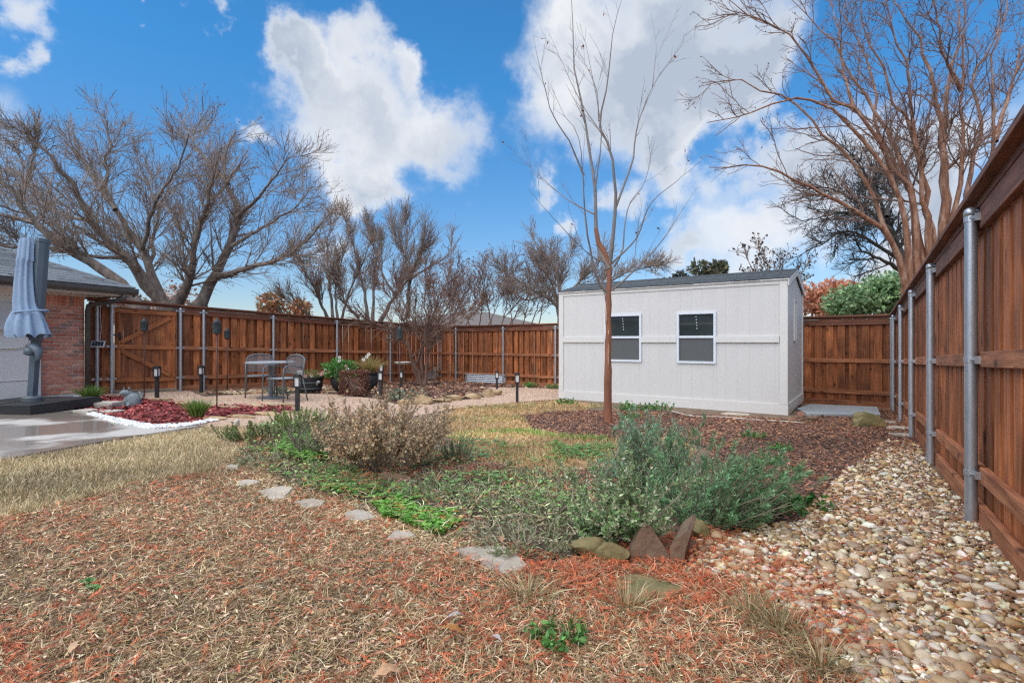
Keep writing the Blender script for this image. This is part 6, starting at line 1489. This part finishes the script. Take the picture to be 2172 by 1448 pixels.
def fronds(name, label, poly, n, L_, cols, seed, fall, mask=None, ymin=1.2, lift=.02):
    """fallen cypress fronds: a curved rib with short side needles"""
    r = R_(seed); q = scatter(poly, n, fall, ymin, seed)
    if mask is not None: q = q[mask(q[:, 0], q[:, 1], r)]
    n = len(q); a = r.uniform(0, 6.283, n); L = L_*r.uniform(.5, 1.3, n); b = np.stack([q[:, 0], q[:, 1], zg(q[:, 0], q[:, 1])+.006+lift*r.random(n)], 1)
    d0 = np.stack([np.cos(a), np.sin(a), r.normal(0, .12, n)], 1); s0 = np.stack([-np.sin(a), np.cos(a), r.normal(0, .25, n)], 1); cv = r.normal(0, .35, n)
    dist = np.hypot(q[:, 0], q[:, 1])[:, None]; wk = .0011*(1+.12*np.maximum(dist-2, 0)); sets = []; cc = pick(cols, n, r, .18)
    t = np.linspace(0, 1, 3); P_ = b[:, None]+d0[:, None]*(L[:, None]*t)[:, :, None]+s0[:, None]*((cv*L)[:, None]*t**2)[:, :, None]; V, Fq = ribbons(P_, unit(np.cross(d0, np.array([0, 0, 1.]))), np.repeat(wk*1.2, 3, 1)); sets.append((V, Fq)); C = [rep(cc, 6)]
    for k in range(4):
        for sg in (-1, 1):
            tt = .2+.2*k; st = b+d0*(L*tt)[:, None]+s0*(cv*L*tt*tt)[:, None]; en = st+(d0*.7+s0*sg*.55+np.array([0, 0, .12]))*(L*(.34-.05*k))[:, None]; P_ = np.stack([st, en], 1)
            V, Fq = ribbons(P_, unit(np.cross(en-st, np.array([0, .2, 1.]))), np.repeat(wk, 2, 1)*np.array([[1, .4]])); sets.append((V, Fq)); C.append(rep(cc*(1+.1*sg), 4))
    V, Fq = join(sets); o = np_obj(name, V, Fq, M['chip'], colors=np.concatenate(C)); tag(o, label, 'needles', kind='stuff'); return o
orange_mask = lambda x, y, r: r.random(len(x)) < np.clip(.42+.55*nz2(x, y, 2.6, 71)+.15*nz2(x, y, 7, 72), .06, 1)
fronds('cypress_needles', 'rust orange cypress needles scattered over the near lawn', litter_poly, 19000, .065, ORG, 411, 1.15, orange_mask)
fronds('cypress_needles', 'rust orange cypress needles around the rough bed stones and pebbles', gp([(1080,1160),(1200,1190),(1480,1120),(1560,1130),(1760,1230),(1900,1400),(1760,1400),(1600,1300),(1300,1290),(1120,1240)]), 2300, .05, ORG, 412, .6, None, 1.5, .028)
fronds('cypress_needles', 'thin rust orange needles lying on the pebble strip', peb_poly, 2600, .055, ORG+LEAFB, 413, .8, lambda x, y, r: r.random(len(x)) < np.clip(.4+.6*nz2(x, y, 3, 73), 0, 1), 1.5, .035)
def flat_leaves(name, label, poly, n, L_, W_, cols, seed, fall, mask=None, cat='leaves', lift=.012, tilt=.35, ymin=1.2):
    r = R_(seed); q = scatter(poly, n, fall, ymin, seed)
    if mask is not None: q = q[mask(q[:, 0], q[:, 1], r)]
    n = len(q); a = r.uniform(0, 6.283, n); C = np.stack([q[:, 0], q[:, 1], zg(q[:, 0], q[:, 1])+.006+lift*r.random(n)], 1); dist = np.hypot(q[:, 0], q[:, 1]); k = 1+.06*np.maximum(dist-3, 0)
    D = np.stack([np.cos(a), np.sin(a), r.normal(0, tilt*.5, n)], 1); Nn = unit(np.stack([r.normal(0, tilt, n), r.normal(0, tilt, n), np.ones(n)], 1)); V, Fq = leaves(C, D, Nn, L_*r.uniform(.5, 1.4, n)*k, W_*r.uniform(.5, 1.3, n)*k)
    o = np_obj(name, V, Fq, M['chip'], colors=rep(pick(cols, n, r, .2)*(1+.2*nz2(q[:, 0], q[:, 1], 2.4, 91))[:, None], 4)); tag(o, label, cat, kind='stuff'); return o
flat_leaves('leaf_litter', 'small crumbled brown leaves in the near lawn', litter_poly, 34000, .027, .008, LEAFB+DARKG+TAN, 421, 1.15)
flat_leaves('leaf_litter', 'tan fallen leaves on the mulch of the back bed', back_poly, 900, .07, .05, [S(200,165,140), S(175,135,110), S(215,185,165)], 422, .3)
CHIPS = [S(116,84,68), S(94,68,56), S(138,102,82), S(74,56,48), S(166,120,92), S(190,138,104), S(140,90,62)]
flat_leaves('mulch_chips', 'dark brown shredded mulch around the young tree', mulch_poly, 42000, .042, .009, CHIPS, 423, .7, cat='mulch', lift=.022, tilt=.5)
flat_leaves('mulch_chips', 'dark brown shredded mulch of the back bed', back_poly, 14000, .07, .016, CHIPS, 424, .5, cat='mulch', lift=.02, tilt=.5)
flat_leaves('red_mulch_chips', 'dyed red wood mulch chips', red_poly, 5000, .06, .022, [S(150,62,62), S(125,45,48), S(172,85,80), S(105,38,42), S(185,110,100)], 425, .4, cat='mulch', lift=.025, tilt=.5)
fronds('cypress_needles', 'rusty needles dusted over the dark mulch', mulch_poly, 3200, .06, ORG+LEAFB, 426, .8, lambda x, y, r: r.random(len(x)) < np.clip(.5+.6*nz2(x, y, 1.5, 75), 0, 1), 2, .02)
STRAW = [S(212,192,154), S(196,174,134), S(222,204,170), S(182,160,122), S(154,146,108)]
blades('straw_grass', 'short straw coloured dormant grass beside the patio', straw_poly, 46000, .05, .95, .0022, STRAW, 431, .9, 3, curl=.3)
GOLD = [S(206,176,128), S(190,156,108), S(216,192,150), S(172,136,96), S(158,124,84)]
blades('golden_grass', 'golden dormant lawn between the shed and the herb bed', straw2_poly, 34000, .055, .8, .0026, GOLD, 432, .7, 3, curl=.4)
gmask = lambda x, y, r: r.random(len(x)) < np.clip(-.15+1.0*nz2(x, y, 2.2, 76), 0, 1)
blades('green_grass', 'fresh green patches in the golden lawn', straw2_poly, 16000, .055, .8, .003, [S(120,150,70), S(95,130,60), S(145,165,90)], 433, .7, 3, mask=gmask, curl=.3)
flat_leaves('lawn_weeds', 'low green weeds growing through the golden lawn', straw2_poly, 6000, .04, .022, [S(95,135,80), S(80,120,70), S(120,150,100)], 434, .6, mask=lambda x, y, r: r.random(len(x)) < np.clip(-.3+1.1*nz2(x, y, 2.8, 77), 0, 1), cat='weeds', lift=.05, tilt=.6)
bed_poly = gp([(500,935),(560,900),(700,890),(900,930),(1000,985),(1160,1000),(1310,1005),(1320,1100),(1235,1175),(1110,1190),(960,1150),(860,1115),(700,1060),(600,1030),(520,985)])
M['bed_soil'] = mk('litter_covered_soil', (.045, .032, .020), (.14, .10, .06), rough=.95, scale=14, bump=.8, bscale=60, detail=9)
bed_s, _ = sheet('herb_bed', None, .010, M['bed_soil'], amp=.06, pts=bed_poly)
r = R_(441)
blades('catmint_stems', 'tangled grey olive stems of low herbs in the bed', bed_poly, 9000, .09, .35, .0026, [S(186,176,146), S(150,146,112), S(206,194,164), S(122,130,92), S(164,132,108), S(96,108,74), S(84,76,56)], 441, .9, 5, curl=.5, lift=.05)
flat_leaves('ground_cover', 'small mixed green leaves of low ground cover in the bed', bed_poly, 12000, .030, .014, [S(118,156,84), S(140,170,98), S(96,132,74), S(160,176,122), S(150,140,104)], 442, .9, lambda x, y, r: r.random(len(x)) < np.clip(.35+1.1*nz2(x, y, 3.2, 78), .03, 1), cat='ground cover', lift=.09, tilt=.9)
fronds('cypress_needles', 'rust orange needles caught in the low herbs', bed_poly, 4200, .07, ORG, 443, .8, lambda x, y, r: r.random(len(x)) < np.clip(.35+.7*nz2(x, y, 3, 79), 0, 1), 2, .10)
CLOV = [S(110,164,64), S(128,178,78), S(94,146,58), S(144,186,96)]
def clover(pix, n, seed, lab, sz=.016, cols=CLOV, lift=.05, patchy=False):
    p = rough_edge(gp(pix), .03, .08, seed); r = R_(seed); q = scatter(p, n, .4, 1.5, seed)
    if patchy: q = q[r.random(len(q)) < np.clip(.35+.9*nz2(q[:, 0], q[:, 1], 5, seed), 0, 1)]
    n = len(q); h = lift*(.4+.6*r.random(n)); C0 = np.stack([q[:, 0], q[:, 1], zg(q[:, 0], q[:, 1])+h], 1); parts = []
    a0 = r.uniform(0, 6.28, n)
    for k in range(3):
        a = a0+k*2.094; D = np.stack([np.cos(a), np.sin(a), .15+0*a], 1); parts.append(leaves(C0, D, np.tile([[0, 0, 1.]], (n, 1))+r.normal(0, .25, (n, 3)), sz*r.uniform(.7, 1.3, n), sz*1.05*r.uniform(.7, 1.3, n)))
    V, Fq = join(parts); c_ = rep(pick(cols, n, r, .14), 4); o = np_obj('clover', V, Fq, M['leaf'], colors=np.concatenate([c_]*3)); tag(o, lab, 'clover', kind='stuff')
clover([(790,1075),(850,1070),(900,1090),(960,1095),(975,1120),(930,1145),(870,1120),(800,1095)], 1500, 451, 'bright green clover patch beside the stepping stones')
clover([(600,940),(690,930),(700,985),(650,1000),(590,970)], 1300, 452, 'bright green weeds spreading by the olive shrub', .018, [S(120,165,75), S(140,180,95), S(100,145,65)], .12)
clover([(520,960),(600,950),(720,1000),(860,1040),(900,1070),(840,1075),(720,1062),(600,1020)], 1900, 453, 'scattered clover along the stepping stone path', .018, [S(112,158,74), S(96,140,66), S(128,166,88)], .06, True)
clover([(900,1040),(1010,1020),(1150,1060),(1240,1090),(1220,1130),(1080,1110),(960,1070)], 1100, 454, 'soft green herb patch in the middle of the bed', .020, [S(116,158,84), S(100,140,76), S(138,172,104)], .12, True)
blades('green_grass', 'green grass strip along the edge of the dark mulch', gp([(1120,915),(1180,925),(1290,932),(1300,955),(1180,950),(1060,930),(1000,915)]), 6500, .06, .9, .003, [S(128,160,76), S(106,142,66), S(150,174,98)], 435, .5, 3, curl=.3, mask=lambda x, y, r: r.random(len(x)) < np.clip(.4+.9*nz2(x, y, 4, 88), 0, 1))
clover([(960,935),(1060,930),(1090,970),(1000,985)], 420, 436, 'green weeds at the lawn corner by the dark feathery clump', .026, [S(110,150,100), S(90,130,85)], .06, True)
clover([(1050,950),(1190,940),(1200,985),(1080,992)], 600, 437, 'green weeds in the golden lawn behind the herb bed', .024, [S(120,160,80), S(100,140,70)], .05, True)
clover([(1180,950),(1300,940),(1300,990),(1200,992)], 600, 438, 'green weeds in the golden lawn beside the rosemary', .024, [S(110,150,85), S(92,132,74)], .06, True)
clover([(150,1240),(200,1235),(215,1260),(165,1265)], 40, 455, 'few clover leaves in the near grass', .016, [S(100,150,85)], .02)
flat_leaves('granite_grit', 'coarse tan grit on the gravel path', granite_poly, 14000, .016, .014, [S(215,182,156), S(190,150,122), S(228,200,178), S(165,128,104)], 461, .5, cat='gravel', lift=.004, tilt=.3)
strip_poly = gp([(430,985),(520,965),(600,1020),(720,1050),(880,1105),(1000,1140),(1120,1180),(1100,1225),(980,1200),(880,1170),(760,1125),(640,1085),(540,1050)])
blades('dry_grass', 'thin dry grass between the stepping stones', strip_poly, 6000, .06, .3, .0017, TAN+DARKG, 481, .8, 3, curl=.5, lift=.008, mask=None)
flat_leaves('leaf_litter', 'crumbled leaves and chips round the stepping stones', strip_poly, 6500, .026, .012, LEAFB+TAN, 482, .8, lift=.006)
fronds('cypress_needles', 'rust orange needles round the stepping stones', strip_poly, 1500, .06, ORG, 483, .8, lambda x, y, r: r.random(len(x)) < np.clip(.4+.6*nz2(x, y, 4, 81), 0, 1), 1.5, .01)
# single fallen leaves that can be told apart
for i, (px, py, L_, cl, lab) in enumerate([(985, 1345, .09, (.42, .17, .05), 'curled orange brown oak leaf in the near grass'), (1065, 1360, .05, (.50, .46, .44), 'pale grey dead leaf in the near grass'), (985, 1305, .06, (.40, .36, .34), 'silvery dead leaf above the curled oak leaf'), (1062, 1138, .07, (.35, .20, .12), 'brown curled leaf beside the clover'), (170, 1360, .06, (.45, .30, .18), 'tan fallen leaf in the near grass'), (790, 1437, .08, (.46, .27, .15), 'tan lobed leaf at the bare soil')]):
    c = G(px, py, .03); r = R_(470+i); a = r.uniform(0, 6.28); K = 6; t = np.linspace(0, 1, K); d = np.array([math.cos(a), math.sin(a), 0]); s = np.array([-math.sin(a), math.cos(a), .2])
    P_ = (np.array(c)+d*(t*L_)[:, None]+np.array([0, 0, 1.])*(.25*L_*np.sin(t*3.1))[:, None])[None]; V, Fq = ribbons(P_, s[None], (L_*.22*np.sin(.15+t*2.85)*(1+.35*np.cos(t*16)))[None]); o = np_obj('fallen_leaf', V, Fq, M['chip'], colors=np.tile(np.array([cl]), (len(V), 1)), smooth=True); tag(o, lab, 'leaf', 'single fallen leaves')
